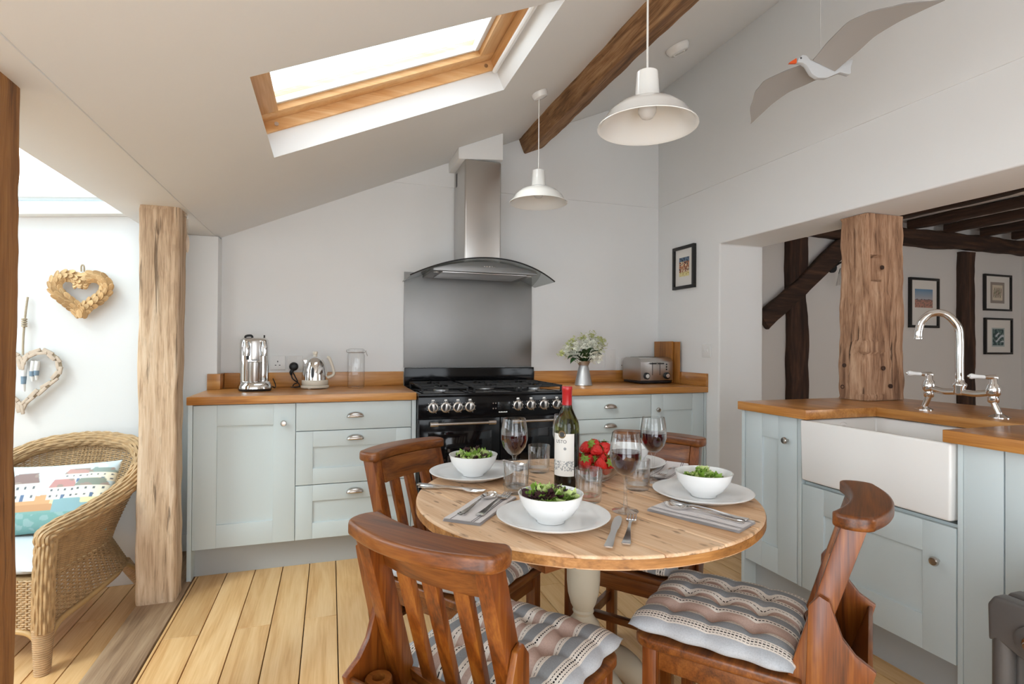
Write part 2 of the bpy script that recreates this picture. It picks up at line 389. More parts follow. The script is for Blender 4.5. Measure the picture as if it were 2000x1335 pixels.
for a, b in ((-1.36, -.955), (-1.92, -1.42), (-2.62, -1.98)):
    za, zb = 2.46+(a+.95)*.33, 2.46+(b+.95)*.33
    MB().prism([(a, za), (b, zb), (b, zb+.006), (a, za+.006)], .2, 3.3, 'xz').build('pane', 'pane_roof', gw)
    MB().prism([(a, za-.03), (b, zb-.03), (b, zb-.002), (a, za-.002)], 3.225, 3.3, 'xz').build('head_rail', 'white_gloss', gw)
    MB().prism([(a, za-.045), (b, zb-.045), (b, zb-.002), (a, za-.002)], 2.2, 2.26, 'xz').build('purlin', 'white_gloss', gw, bevel=.003)

# floors of separate boards
def floor(name, x0, x1, y0, y1, z, first, pitch, seed):
    rnd = random.Random(seed)
    base = struct(MB().box(x0, x1, y0, y1, z-.10, z-.018).build(name, 'gap_dark'))
    xs = []; x = first
    while x > x0: x -= pitch
    while x < x1: xs.append((max(x, x0), min(x+pitch, x1))); x += pitch
    for k, (a, b) in enumerate(xs):
        if b-a < .01: continue
        cuts = [y0]; y = y0+rnd.uniform(.5, 1.7)
        if name == 'floor': y = (2.48 if k % 2 else 3.3)-1.75*(2 if k % 2 else 2)
        while y < y1-.3:
            if y > y0+.2: cuts.append(y)
            y += 1.75 if name == 'floor' else rnd.uniform(1.2, 1.9)
        cuts.append(y1)
        for c, d in zip(cuts, cuts[1:]):
            mb = MB(); w, l = (b-a)/2-.0019, (d-c)/2-.0013
            mb.box(-w, w, -l, l, -.018, 0)
            mb.build('board', 'oak_floor', base, bevel=.0012, seg=1, loc=((a+b)/2, (c+d)/2, z))
    return base
floor('floor', -.637, 2.743, YN, 3.6, 0, -.491, .132, 3)
floor('floor_annex', -2.7, -.812, .3, 3.3, -.07, -1.06, .115, 5)
struct(MB().box(-.811, -.640, .2, 3.5, -.14, .006).build('trim_1', 'sill_oak', bevel=.006))

# roof window: pine frame, sash, glass, blind
m = MB(); cslab(m, HX0, HX1, HY1-.012, HY1+.05, .10, .24); w2 = struct(m.build('window_2', 'pine_frame', bevel=.004))
m = MB(); cslab(m, HX0, HX1, HY0-.05, HY0+.012, .10, .24); m.build('frame_rail', 'pine_frame', w2, bevel=.004)
m = MB(); cslab(m, HX0-.05, HX0+.012, HY0, HY1, .10, .24); m.build('frame_stile', 'pine_frame_y', w2, bevel=.004)
m = MB(); cslab(m, HX1-.012, HX1+.05, HY0, HY1, .10, .24); m.build('frame_stile', 'pine_frame_y', w2, bevel=.004)
sx0, sx1, sy0, sy1 = HX0+.012, HX1-.016, HY0+.014, HY1-.014
m = MB(); cslab(m, sx0, sx1, sy1-.075, sy1, .145, .225); m.build('sash_rail', 'pine_frame', w2, bevel=.004)
m = MB(); cslab(m, sx0, sx1, sy0, sy0+.075, .145, .225); m.build('sash_rail', 'pine_frame', w2, bevel=.004)
m = MB(); cslab(m, sx0, sx0+.07, sy0+.075, sy1-.075, .145, .225); m.build('sash_stile', 'pine_frame_y', w2, bevel=.004)
m = MB(); cslab(m, sx1-.07, sx1, sy0+.075, sy1-.075, .145, .225); m.build('sash_stile', 'pine_frame_y', w2, bevel=.004)
m = MB(); cslab(m, sx0+.07, sx1-.07, sy0+.075, sy1-.075, .195, .203); m.build('pane', 'pane', w2)
m = MB(); cslab(m, sx0+.07, sx1-.07, sy1-.092, sy1-.076, .17, .194); m.build('glazing_bead', 'blind_white', w2, bevel=.002)
m = MB(); cslab(m, sx1-.092, sx1-.071, sy0+.08, sy1-.09, .165, .194); m.build('glazing_bead', 'blind_white', w2, bevel=.002)
def cpt(x, y, off): p = Vector((x, y, zc(x)))+CN*off; return (p.x, p.y, p.z)
m = MB(); m.tube([cpt(HX1-.022, HY0+.02, .085), cpt(HX1-.022, HY1-.03, .085)], .012, 10); m.build('blind_tube', 'blind_white', w2)
for x, y in ((HX0+.06, HY1), (HX1-.045, HY1)):
    m = MB(); p = Vector(cpt(x, HY1-.013, .125)); m.lathe([(0, 0), (.009, 0), (.009, .004), (0, .004)], 12, T(*p) @ RX(math.pi/2)); m.build('screw_cap', 'nickel', w2)

# ---------------------------------------------------------------- old timbers
def rrect(w, d, r=.02, n=4, sub=3):
    out = []
    cs = [(w/2-r, d/2-r, 0), (-w/2+r, d/2-r, 1), (-w/2+r, -d/2+r, 2), (w/2-r, -d/2+r, 3)]
    for cx, cy, q in cs:
        for k in range(n+1):
            a = math.pi/2*(q+k/n); out.append((cx+r*math.cos(a), cy+r*math.sin(a)))
    res = []
    for i, p in enumerate(out):
        q = out[(i+1) % len(out)]; L = math.hypot(q[0]-p[0], q[1]-p[1]); k = max(1, int(L/.025))
        for j in range(k): res.append((p[0]+(q[0]-p[0])*j/k, p[1]+(q[1]-p[1])*j/k))
    return res
def timber(p0, p1, xdir, w, d, amp=.008, seed=0, step=.02, mod=None, r=.015, fine=.003):
    p0, p1 = Vector(p0), Vector(p1); ax = (p1-p0); Ln = ax.length; ax.normalize()
    xd = Vector(xdir); xd = (xd-ax*xd.dot(ax)).normalized(); yd = ax.cross(xd)
    sec = rrect(w, d, r); n = len(sec); K = max(2, int(Ln/step)); vs = []; fs = []
    for k in range(K+1):
        t = k/K
        for (a, b) in sec:
            if mod: a, b = mod(t*Ln, a, b)
            h = math.hypot(a, b) or 1
            q = amp*nz(a*6+seed*9.1, b*6, t*Ln*2.2) + amp*.5*nz(a*14+seed, b*14+5, t*Ln*6) + fine*nz(a*60, b*60+seed, t*Ln*14)
            if k in (0, K): q *= .3
            a2, b2 = a*(1+q/h), b*(1+q/h)
            vs.append(p0+ax*(t*Ln)+xd*a2+yd*b2)
    for k in range(K):
        for i in range(n): fs.append((k*n+i, k*n+(i+1) % n, (k+1)*n+(i+1) % n, (k+1)*n+i))
    fs.append(tuple(range(n))[::-1]); fs.append(tuple(K*n+i for i in range(n)))
    mb = MB(); mb.add(vs, fs); return mb
tp = thing('timber_post', 'pale weathered old timber post on the sill board beside the wicker chair', 'post', (-.735, 2.885, .006))
timber((0, 0, 0), (0, 0, 1.785), (1, 0, 0), .155, .135, .009, 1).build('shaft', 'old_post', tp, smooth=60)
m = MB(); m.tube([(.078, -.012, 1.765), (.095, -.012, 1.768), (.1, -.012, 1.758), (.095, -.012, 1.75), (.088, -.012, 1.756)], .002, 6); m.build('hook', 'nickel', tp)
hk = thing('hanging_charm', 'small pale charm hanging on a string from a hook on the pale post', 'ornament', (-.635, 2.873, 1.60))
m = MB(); m.tube([(0, 0, .15), (0, 0, .08)], .0013, 5); m.build('string', 'rope', hk)
m = MB(); m.lathe([(0, -.01), (.006, .005), (.009, .035), (.006, .065), (.0, .08)], 10, Matrix.Diagonal((1, .4, 1, 1))); m.build('charm', 'drift', hk)
tp = thing('timber_post', 'dark brown timber post cut off by the left edge of the photo', 'post', (-.808, 1.57, .006))
timber((0, 0, 0), (0, 0, 1.785), (1, 0, 0), .17, .15, .007, 2).build('shaft', 'near_post', tp, smooth=60)
m = MB(); m.tube([(.02, -.07, 1.765), (.045, -.085, 1.768), (.075, -.085, 1.76), (.095, -.083, 1.752), (.098, -.08, 1.745), (.085, -.08, 1.742)], .0022, 6); m.build('hook', 'black_iron', tp)
def notch(z, a, b):
    # mortise ledges cut in the corner nearest the kitchen
    if .60 < z < .72 and b < -.05 and -.10 < a < -.045: b = -.048
    if .03 < z < .235 and a < -.02 and b < -.02: a *= .93; b *= .90
    if .235 <= z < .30 and a < 0 and b < 0: k = 1.05; a *= k; b *= k
    w = 1+.10*max(0, (.3-z)/.3)+.03*math.sin(z*9)
    return a*w, b
tp = thing('timber_post', 'thick rough oak post standing on the sink worktop under the wide opening', 'post', (2.635, 2.065, .911))
timber((0, 0, 0), (0, 0, .928), (1, 0, 0), .245, .165, .012, 5, step=.012, mod=notch, fine=.006).build('shaft', 'island_post', tp, smooth=50)
for x, y, z in ((-.128, .04, .17), (-.128, .05, .06), (-.03, -.088, .16), (.02, -.088, .07), (-.04, -.088, .66)):
    m = MB(); m.lathe([(.011, 0), (.011, .006), (.004, .003), (0, .003)], 10, T(x, y, z) @ (RY(-math.pi/2) if x < -.1 else RX(math.pi/2))); m.build('peg', 'dark_timber', tp)
cb = thing('ceiling_beam', 'rough brown timber beam running along the sloping ceiling above the table', 'beam', (1.335, 0, 0))
c0 = Vector((0, 0, zc(1.335)-.052))
timber((0, 3.602, c0.z), (0, YN, c0.z), CD, .155, .115, .012, 3, step=.03, r=.012).build('timber', 'ceiling_timber', cb, smooth=50)
# far room timbers, standing slightly proud of the wall
def fpost(x, w, label, seed, z0=0, z1=2.06):
    t = thing('wall_post', label, 'post', (x, 3.43, z0+.001))
    timber((0, 0, 0), (0, 0, z1-z0), (1, 0, 0), w, .07, .022, seed, step=.03).build('shaft', 'dark_timber', t, smooth=50)
fpost(3.565, .19, 'dark gnarled wall post crossed by the diagonal brace', 11)
fpost(5.565, .18, 'dark wall post between the framed pictures behind the tap', 12)
t = thing('diagonal_brace', 'dark diagonal timber brace on the far room wall', 'brace', (3.2, 3.40, 1.37))
timber((0, 0, 0), (.93, 0, .73), (0, 1, 0), .05, .15, .012, 14, step=.03).build('brace', 'dark_timber_x', t, smooth=50)
t = thing('wall_plate', 'dark horizontal beam along the top of the far room wall', 'beam', (4.75, 3.41, 2.145))
timber((-1.5, 0, 0), (1.63, 0, 0), (0, 1, 0), .09, .145, .014, 15, step=.04).build('timber', 'dark_timber_x', t, smooth=50)
nm = ['first', 'second', 'third', 'fourth', 'fifth']
for k, x in enumerate((4.30, 4.75, 5.2, 5.68, 6.12)):
    t = thing('ceiling_joist', 'dark ceiling joist of the far room, %s from the oak post' % nm[k], 'joist', (x, 0, 2.24), group='far room joists')
    timber((0, YN+.1, 0), (0, 3.36, 0), (1, 0, 0), .085, .075, .012, 20+k, step=.06).build('timber', 'dark_timber_y', t, smooth=50)
# ================================================================ fitted kitchen (each unit's front faces local -Y, origin at its front left foot)
def cup(parent, x, z):
    m = MB(); n = 14; w, h, d = .045, .027, .022
    def fn(u, v):
        a = math.pi*u; e = math.pi/2*v
        return (x-w*math.cos(a), -d*math.sin(e)*math.sin(a)**.5-.0005, z-.010+h*math.sin(a)**.8*math.cos(e))
    m.grid(n, 6, fn); o = m.build('cup_handle', 'nickel', parent, smooth=60)
    md = o.modifiers.new('thick', 'SOLIDIFY'); md.thickness = .0025
    return o
def knob(parent, x, z):
    m = MB(); m.lathe([(.006, 0), (.006, .010), (.011, .013), (.0155, .019), (.0155, .024), (.012, .029), (0, .031)], 20, T(x, 0, z) @ RX(math.pi/2))
    return m.build('knob', 'nickel', parent)
def shaker(parent, name, x0, x1, z0, z1, st=.09, rt=.09, rb=None, mat='sage'):
    """door or drawer front: recessed panel carrying its stiles and rails"""
    rb = rb or rt; g = .0015; x0 += g; x1 -= g; z0 += g; z1 -= g
    p = MB().box(x0+st-.008, x1-st+.008, .009, .018, z0+rb-.008, z1-rt+.008).build(name, mat, parent, bevel=.001, seg=1)
    for a, b in ((x0, x0+st), (x1-st, x1)): MB().box(a, b, 0, .02, z0, z1).build('stile', mat, p, bevel=.0014)
    for a, b in ((z0, z0+rb), (z1-rt, z1)): MB().box(x0+st, x1-st, .0004, .02, a, b).build('rail', mat, p, bevel=.0014)
    return p
def slab(parent, x0, x1, z0, z1):
    return MB().box(x0+.0015, x1-.0015, 0, .02, z0+.0015, z1-.0015).build('drawer', 'sage', parent, bevel=.0015)
def unit(label, loc, rz, w, depth=.55, plinth=True, zb=.15, z1=.868):
    t = thing('base_cabinet', label, 'cabinet', loc, rz)
    MB().box(0, w, .021, depth, zb, z1).build('carcass', 'sage', t)
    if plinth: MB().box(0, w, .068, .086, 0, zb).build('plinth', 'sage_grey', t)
    return t
def drawers(t, x0, x1):
    d = slab(t, x0, x1, .718, .866); cup(d, (x0+x1)/2, .795)
    d = shaker(t, 'drawer', x0, x1, .436, .717, .083, .083); cup(d, (x0+x1)/2, .675)
    d = shaker(t, 'drawer', x0, x1, .152, .435, .083, .083); cup(d, (x0+x1)/2, .391)
FY = 3.035
ep = MB().box(-.660, -.6405, FY-.004, 3.49, 0, .868).build('end_panel', 'sage', bevel=.001); tag(ep, 'tall narrow painted panel closing the left end of the cabinets beside the post', 'panel')
t = unit('pale sage cupboard with one knobbed door under the coffee machine', (-.64, FY, 0), 0, .472)
d = shaker(t, 'door', 0, .472, .152, .866, .105, .105, .115); knob(d, .472-.057, .765)
t = unit('pale sage three drawer unit under the kettle and glass jar', (-.168, FY, 0), 0, .622)
drawers(t, 0, .597); MB().box(.599, .622, 0, .02, .152, .866).build('filler', 'sage', t, bevel=.001)
t = unit('sage drawer unit right of the cooker under the flower jug', (1.372, FY, 0), 0, .59)
drawers(t, 0, .59)
t = unit('sage corner cupboard under the toaster with a knob on the left', (1.962, FY, 0), 0, .426)
d = shaker(t, 'door', 0, .405, .152, .866, .088, .105, .115); knob(d, .042, .765)
MB().box(.407, .426, 0, .02, 0, .866).build('filler', 'sage', t, bevel=.001)
WZ0, WZ1 = .869, .909
t = thing('worktop', 'oak worktop left of the cooker carrying the coffee machine and kettle', 'worktop', (-.665, 3.018, WZ0))
MB().box(0, 1.119, 0, .4815, 0, .04).build('slab', 'oak_top', t, bevel=.003)
MB().box(.048, 1.119, .4816, .591, 0, .04).build('slab_back', 'oak_top', t, bevel=.002)
MB().box(.07, 1.119, .571, .591, .0402, .13).build('upstand', 'oak_top', t, bevel=.003)
MB().box(0, .068, .462, .4815, .0402, .13).build('upstand_end', 'oak_top', t, bevel=.003)
MB().box(.049, .068, .482, .591, .0402, .13).build('upstand_return', 'oak_top_y', t, bevel=.002)
t = thing('worktop', 'oak worktop right of the cooker carrying the flower jug and toaster', 'worktop', (1.366, 3.018, WZ0))
MB().box(0, 1.023, 0, .591, 0, .04).build('slab', 'oak_top', t, bevel=.003)
MB().box(0, 1.002, .571, .591, .0402, .125).build('upstand', 'oak_top', t, bevel=.003)
MB().box(1.003, 1.023, 0, .591, .0402, .125).build('upstand_return', 'oak_top_y', t, bevel=.003)

# ---------------------------------------------------------------- range cooker
C = thing('range_cooker', 'black range cooker with steel knobs and towel rail handles', 'cooker', (.458, 2.985, 0))
CW = .902
MB().box(0, CW, .02, .60, .10, .885).build('body', 'black_enamel', C, bevel=.004)
MB().box(.01, CW-.01, .06, .08, 0, .10).build('plinth', 'black_enamel', C)
MB().box(-.002, CW+.002, -.012, .605, .8855, .905).build('hob_top', 'black_enamel', C, bevel=.006)
MB().box(0, CW, 0, .02, .765, .884).build('control_panel', 'black_enamel', C, bevel=.003)
for x0, x1, nm_ in ((.004, .468, 'oven_door'), (.472, CW-.004, 'oven_door')):
    for z0, z1 in ((.40, .762), (.11, .397)):
        d = MB().box(x0, x1, -.006, .02, z0, z1).build(nm_, 'black_enamel', C, bevel=.004)
        MB().box(x0+.05, x1-.05, -.008, -.0055, z0+.05, z1-.07).build('window', 'oven_glass', d, bevel=.001)
        zz = z1-.022; h = MB(); h.tube([(x0+.06, -.05, zz), (x1-.045, -.05, zz)], .008, 12); h.build('handle_bar', 'nickel', d)
        for xx in (x0+.075, x1-.06):
            b = MB(); b.tube([(xx-.022, -.05, zz), (xx-.0215, -.05, zz), (xx+.0215, -.05, zz), (xx+.022, -.05, zz)], [.012, .014, .014, .012], 14); b.box(xx-.008, xx+.008, -.045, -.005, zz-.008, zz+.008); b.build('handle_mount', 'nickel', d)
xs = [.082, .153, .222, .291, .578, .659, .741, .822]
for k, x in enumerate(xs):
    m = MB(); m.lathe([(0, 0), (.029, 0), (.029, .006), (.026, .008), (.022, .009), (.022, .007), (0, .007)], 24, T(x, 0, .826) @ RX(math.pi/2)); kb = m.build('control_knob', 'nickel', C)
    m = MB(); m.lathe([(0, .007), (.021, .007), (.019, .016), (0, .017)], 20, T(x, 0, .826) @ RX(math.pi/2)); m.build('knob_core', 'black_plastic', kb)
    M = T(x, 0, .826) @ RY((-.15, .1, .35, .1, .0, .1, .0, .35)[k]); m = MB(); m.box(-.0075, .0075, -.032, -.010, -.022, .024, M); m.build('grip', 'nickel', kb, bevel=.004)
    m = MB(); m.box(x-.008, x+.008, -.0012, .0, .862, .870); m.box(x-.002, x+.002, -.0012, 0, .856, .860); m.build('symbol', 'socket_white', C)
    m = MB()
    for q in range(9):
        a = math.radians(-150+q*33+90); m.box(x+.034*math.cos(a)-.0012, x+.034*math.cos(a)+.0012, -.001, 0, .826+.034*math.sin(a)-.0012, .826+.034*math.sin(a)+.0012)
    stuff(m.build('dial_marks', 'socket_white', C))
MB().box(.455, .53, -.002, 0, .802, .848).build('clock_display', 'lcd', C, bevel=.001)
for x in (.428, .443, .552, .557):
    for z in (.812, .842):
        m = MB(); m.lathe([(0, 0), (.0048, 0), (.004, .004), (0, .004)], 12, T(x, 0, z) @ RX(math.pi/2)); m.build('button', 'nickel', C)
m = MB()
for k in range(7): m.box(.462+k*.0075, .4675+k*.0075, -.0012, 0, .787, .7935-(k % 2)*.0015)
stuff(m.build('maker_mark', 'socket_white', C))
MB().box(0, CW, .597, .604, .9055, 1.022).build('back_panel', 'black_enamel', C, bevel=.001)
m = MB()
for gx in (.025, .325, .61):
    w = .27
    m.box(gx, gx+w, .05, .062, .925, .937); m.box(gx, gx+w, .54, .552, .925, .937); m.box(gx, gx+.012, .05, .552, .925, .937); m.box(gx+w-.012, gx+w, .05, .552, .925, .937); m.box(gx, gx+w, .295, .307, .925, .937)
    g = m.build('pan_support', 'black_iron', C, bevel=.003); m = MB()
    for cy in (.175, .43):
        q = MB(); c = gx+w/2
        for a in range(4):
            q = MB(); q.box(-.004, .004, .04, .125, .925, .939, T(c, cy, 0) @ RZ(a*math.pi/2)); q.build('finger_bar', 'black_iron', g, bevel=.002)
    for sx in (gx+.006, gx+w-.006):
        for sy in (.056, .546): MB().box(sx-.005, sx+.005, sy-.005, sy+.005, .905, .926).build('foot', 'black_iron', g)
for cx, cy, r in ((.16, .175, .045), (.16, .43, .035), (.46, .30, .06), (.745, .175, .035), (.745, .43, .045)):
    m = MB(); m.lathe([(0, .905), (r, .905), (r, .914), (r*.8, .917), (0, .917)], 24, T(cx, cy, 0)); b = m.build('burner', 'galvanised', C)
    m = MB(); m.lathe([(0, .917), (r*.75, .917), (r*.78, .922), (r*.6, .926), (0, .926)], 24, T(cx, cy, 0)); m.build('burner_cap', 'black_iron', b)

# ---------------------------------------------------------------- splashback and extractor
o = MB().box(.455, 1.348, 3.600, 3.6095, 1.024, 1.652).build('splashback', 'steel_dark', bevel=.001); tag(o, 'brushed steel splashback sheet on the wall behind the cooker', 'splashback')
Hd = thing('extractor_hood', 'steel chimney extractor hood with curved glass canopy above the cooker', 'extractor', (.905, 3.6, 0))
m = MB(); m.box(-.120, .118, -.305, -.001, 1.66, 2.335); m.build('flue', 'steel', Hd, bevel=.012, seg=3)
MB().box(-.1205, -.119, -.09, -.05, 2.22, 2.31).build('vent_slot', 'black_plastic', Hd)
def arch(x): return 1.70-.105*(abs(x)/.46)**2
def can(u, v, off=0):
    x = -.462+.924*u
    yf = -.50+.13*(abs(x)/.46)**2.2
    return (x, -.006+(yf+.006)*v, arch(x)-.012+off)
m = MB(); nu, nv = 40, 6
vs_ = [can(i/nu, j/nv) for j in range(nv+1) for i in range(nu+1)]+[can(i/nu, j/nv, .008) for j in range(nv+1) for i in range(nu+1)]
N = (nu+1)*(nv+1); fs_ = []
for j in range(nv):
    for i in range(nu):
        a = j*(nu+1)+i; q = (a, a+1, a+nu+2, a+nu+1); fs_ += [q[::-1], tuple(N+k for k in q)]
bd = [i for i in range(nu+1)]+[j*(nu+1)+nu for j in range(1, nv+1)]+[nv*(nu+1)+i for i in range(nu-1, -1, -1)]+[j*(nu+1) for j in range(nv-1, 0, -1)]
for a, b in zip(bd, bd[1:]+bd[:1]): fs_.append((a, b, N+b, N+a))
m.add(vs_, fs_); m.build('glass_canopy', 'glass_smoke', Hd, smooth=30)
m = MB(); m.tube([can(i/40, 1, .004) for i in range(41)], .0042, 6); m.build('canopy_edge', 'black_plastic', Hd)
# hood body hanging under the glass
pr = [(-.33, 1.617), (.33, 1.617), (.33, 1.632)]+[(.33-.66*k/12, arch(.33-.66*k/12)-.0165) for k in range(1, 12)]+[(-.33, 1.632)]
m = MB(); m.prism(pr, -.40, -.001, 'xz'); m.build('body', 'steel_dark', Hd, bevel=.003)
MB().box(-.27, .27, -.37, -.06, 1.612, 1.6175).build('filter', 'steel', Hd, bevel=.002)
for x in (-.30, .30):
    m = MB(); m.lathe([(0, 0), (.016, 0), (.016, -.003), (0, -.003)], 14, T(x, -.33, 1.6165)); m.build('lamp', 'bulb', Hd)
m = MB()
for k in range(5): m.box(-.02+k*.016, -.012+k*.016, -.4015, -.3995, 1.652, 1.657)
stuff(m.build('control_marks', 'nickel', Hd))

# ---------------------------------------------------------------- sink run under the opening (fronts face -X, so local x runs towards the camera)
IX = 1.912
RZI = -math.pi/2
t = unit('narrow pale blue-grey cupboard at the far end of the sink run', (IX, 2.145, 0), RZI, .335, .80)
MB().box(-.0195, -.0005, -.002, .80, 0, .868).build('end_panel', 'sage', t, bevel=.001)
d = shaker(t, 'door', .003, .312, .152, .866, .105, .105, .115); knob(d, .312-.05, .763)
MB().box(.314, .334, 0, .02, .152, .866).build('filler', 'sage', t, bevel=.001)
t = unit('wide cupboard below the white butler sink with a round knob', (IX, 1.809, 0), RZI, .605, .80, z1=.60)
d = shaker(t, 'door', .001, .604, .152, .592, .105, .105, .115); knob(d, .604-.055, .47)
t = unit('tall cupboard door right of the sink behind the radiator', (IX, 1.203, 0), RZI, .72, .80)
MB().box(.001, .017, 0, .02, 0, .866).build('filler', 'sage', t, bevel=.001)
d = MB().box(.0185, .126, 0, .02, .08, .866).build('pilaster', 'sage', t, bevel=.001)
d = shaker(t, 'door', .129, .72, .152, .866, .105, .105, .115); knob(d, .66, .763)
t = thing('worktop', 'oak worktop around the butler sink with the bridge tap', 'worktop', (0, 0, WZ0))
MB().box(1.885, 2.289, 1.7655, 2.165, 0, .04).build('slab_far', 'oak_top_y', t, bevel=.003)
MB().box(2.2895, 2.84, .45, 2.165, 0, .04).build('slab_back', 'oak_top_y', t, bevel=.003)
MB().box(1.878, 2.289, .45, 1.226, 0, .04).build('slab_near', 'oak_top_y', t, bevel=.003)
# butler sink: outer shell and hollow
S = thing('butler_sink', 'large white ceramic butler sink set into the oak worktop', 'sink', (1.893, 1.802, .612))
w, dp, h, th = .592, .43, .253, .022
m = MB(); ti = .205
o_ = [(0, 0), (dp, 0), (dp, -w), (0, -w)]; i_ = [(th, -th), (dp-th, -th), (dp-th, -w+th), (th, -w+th)]; j_ = [(th+.008, -th-.008), (dp-th-.008, -th-.008), (dp-th-.008, -w+th+.008), (th+.008, -w+th+.008)]
vs_ = [(x+.004, y-.004*(1 if y == 0 else -1), 0) for x, y in o_]+[(x, y, h) for x, y in o_]+[(x, y, h) for x, y in i_]+[(x, y, h-ti) for x, y in j_]
fs_ = [(0, 1, 2, 3), (15, 14, 13, 12)]
for k in range(4):
    q = (k+1) % 4; fs_ += [(k, 4+k, 4+q, q), (4+k, 8+k, 8+q, 4+q), (8+k, 12+k, 12+q, 8+q)]
m.add(vs_, fs_); m.build('basin', 'sink_white', S, bevel=.009, seg=4)
m = MB(); m.lathe([(.034, 0), (.03, .005), (.02, .006), (.014, .002), (.0, .002)], 20, T(dp/2, -th, .205) @ RX(math.pi/2)); m.build('overflow', 'sink_white', S)
m = MB(); m.lathe([(.04, .0), (.04, .003), (.02, .003), (0, .001)], 20, T(dp/2, -w/2, .0435)); m.build('drain', 'chrome', S)
# bridge tap
tp = thing('bridge_tap', 'chrome bridge tap with white lever handles behind the sink', 'tap', (2.405, 1.505, .909))
def tk(name, mat, fn): m = MB(); fn(m); return m.build(name, mat, tp, smooth=50)
sw = spline([(0, 0, .11), (0, 0, .20), (0, 0, .30), (0, .008, .355), (0, .045, .40), (0, .092, .405), (0, .125, .375), (0, .137, .335), (0, .139, .30)], 7)
for q in sw:  # the spout swings over the basin
    q.x = -q.y*.82; q.y = q.y*.60
tk('spout', 'chrome', lambda m: m.tube(sw, [.0145]*(len(sw)-4)+[.0145, .0155, .0165, .0165], 16))
tk('bridge', 'chrome', lambda m: m.tube(spline([(0, .115, .096), (0, .06, .085), (0, 0, .088), (0, -.06, .085), (0, -.115, .096)], 6), .0125, 14))
tk('collar', 'chrome', lambda m: m.lathe([(.015, .075), (.02, .085), (.02, .105), (.024, .112), (.024, .120), (.017, .126), (.0155, .14)], 20))
for s in (1, -1):
    M = T(0, .118*s, 0)
    p = tk('valve', 'chrome', lambda m: m.lathe([(.013, .055), (.018, .06), (.018, .075), (.014, .078), (.022, .088), (.024, .105), (.020, .122), (.014, .130), (.012, .150), (.010, .152), (0, .152)], 18, M))
    m = MB(); m.tube(spline([(0, .118*s, .062), (0, .124*s, .045), (.0, .128*s+.006*s, .02), (0, .13*s+.008*s, .004)], 5), .0115, 12); m.build('pillar', 'chrome', p, smooth=50)
    m = MB(); m.lathe([(0, .0002), (.034, .0002), (.034, .004), (.018, .012), (.012, .016)], 24, T(0, .138*s, 0)); m.build('flange', 'chrome', p)
    m = MB(); m.tube([(0.01, .118*s, .150), (-.012, .118*s+.004, .152), (-.03, .118*s+.012, .153)], [.012, .010, .007], 12); m.build('lever_hub', 'chrome', p, smooth=60)
    m = MB(); m.tube([(-.02, .118*s+.010, .153), (-.05, .118*s+.026, .155), (-.067, .118*s+.035, .156), (-.072, .118*s+.038, .156)], [.007, .0075, .011, .008], 12); m.build('lever', 'porcelain', p, smooth=60)
    m = MB(); m.ball((-.074, .118*s+.039, .156), .0055, 6); m.build('lever_tip', 'chrome', p)
# column radiator end, close on the right
Rd = thing('column_radiator', 'dark grey cast iron column radiator in the bottom right corner', 'radiator', (1.485, .66, 0))
RH = .60
for k in range(7):
    x = k*.056
    m = MB(); m.tube([(x, .035, .07), (x, .035, .3), (x, .035, RH-.055)], .021, 12)
    s = m.build('column', 'radiator_paint', Rd, smooth=60)
    m = MB(); m.tube([(x, .175, .07), (x, .175, .3), (x, .175, RH-.055)], .021, 12); m.build('column', 'radiator_paint', Rd, smooth=60)
    e = MB()
    pr = [(.012, .485), (.03, .50), (.105, .468), (.18, .50), (.196, .49), (.198, .575), (.185, .598), (.025, .598), (.012, .58)]
    e.prism(pr, x-.021, x+.021, 'yz'); e.build('section_head', 'radiator_paint', Rd, bevel=.012, seg=3); e = MB()
    pr = [(.012, .12), (.03, .105), (.105, .135), (.18, .105), (.198, .12), (.198, .05), (.18, .03), (.03, .03), (.012, .05)]
    e.prism(pr[::-1], x-.021, x+.021, 'yz')
    e.build('section_foot', 'radiator_paint', Rd, bevel=.012, seg=3)
for z in (.525, .09):
    m = MB(); m.lathe([(0, 0), (.036, 0), (.036, .008), (.028, .012), (0, .012)], 22, T(-.021, .105, z) @ RY(-math.pi/2)); b = m.build('end_boss', 'radiator_paint', Rd)
    m = MB(); m.lathe([(.017, .011), (.017, .016), (.010, .017), (.010, .028), (.008, .03), (0, .03)], 16, T(-.021, .105, z) @ RY(-math.pi/2)); m.build('plug', 'nickel', b)
for y in (.035, .175):
    for x in (0, 6*.056): MB().box(x-.012, x+.012, y-.012, y+.012, 0, .075).build('foot', 'radiator_paint', Rd)
# ================================================================ table and chairs
TC, TR, TZ = Vector((.695, 1.419)), .475, .75
t = thing('pedestal_table', 'round worn pine table on a cream pedestal, laid for four', 'table', (TC.x, TC.y, 0))
ga = math.atan2(-.95, .32)             # direction of the planks
Mg = RZ(ga-math.pi/2)
cuts = [-TR, -.406, -.256, -.106, .0445, .1945, .3445, TR]
for a, b in zip(cuts, cuts[1:]):
    a2, b2 = a+.0007, b-.0007
    def edge(lo, hi, sg):
        n = max(3, int(abs(hi-lo)/.012)); th0, th1 = math.acos(max(-1, min(1, lo/TR))), math.acos(max(-1, min(1, hi/TR)))
        return [(TR*math.cos(th0+(th1-th0)*k/n), sg*TR*math.sin(th0+(th1-th0)*k/n)) for k in range(n+1)]
    top_ = edge(b2, a2, 1); bot_ = edge(a2, b2, -1)
    poly = []
    for p in top_+bot_:
        if not poly or math.hypot(p[0]-poly[-1][0], p[1]-poly[-1][1]) > 1e-4: poly.append(p)
    if math.hypot(poly[0][0]-poly[-1][0], poly[0][1]-poly[-1][1]) < 1e-4: poly.pop()
    o = MB().prism(poly, TZ-.030, TZ).build('plank', 'pine_table', t, bevel=.005, seg=3); o.matrix_local = Mg
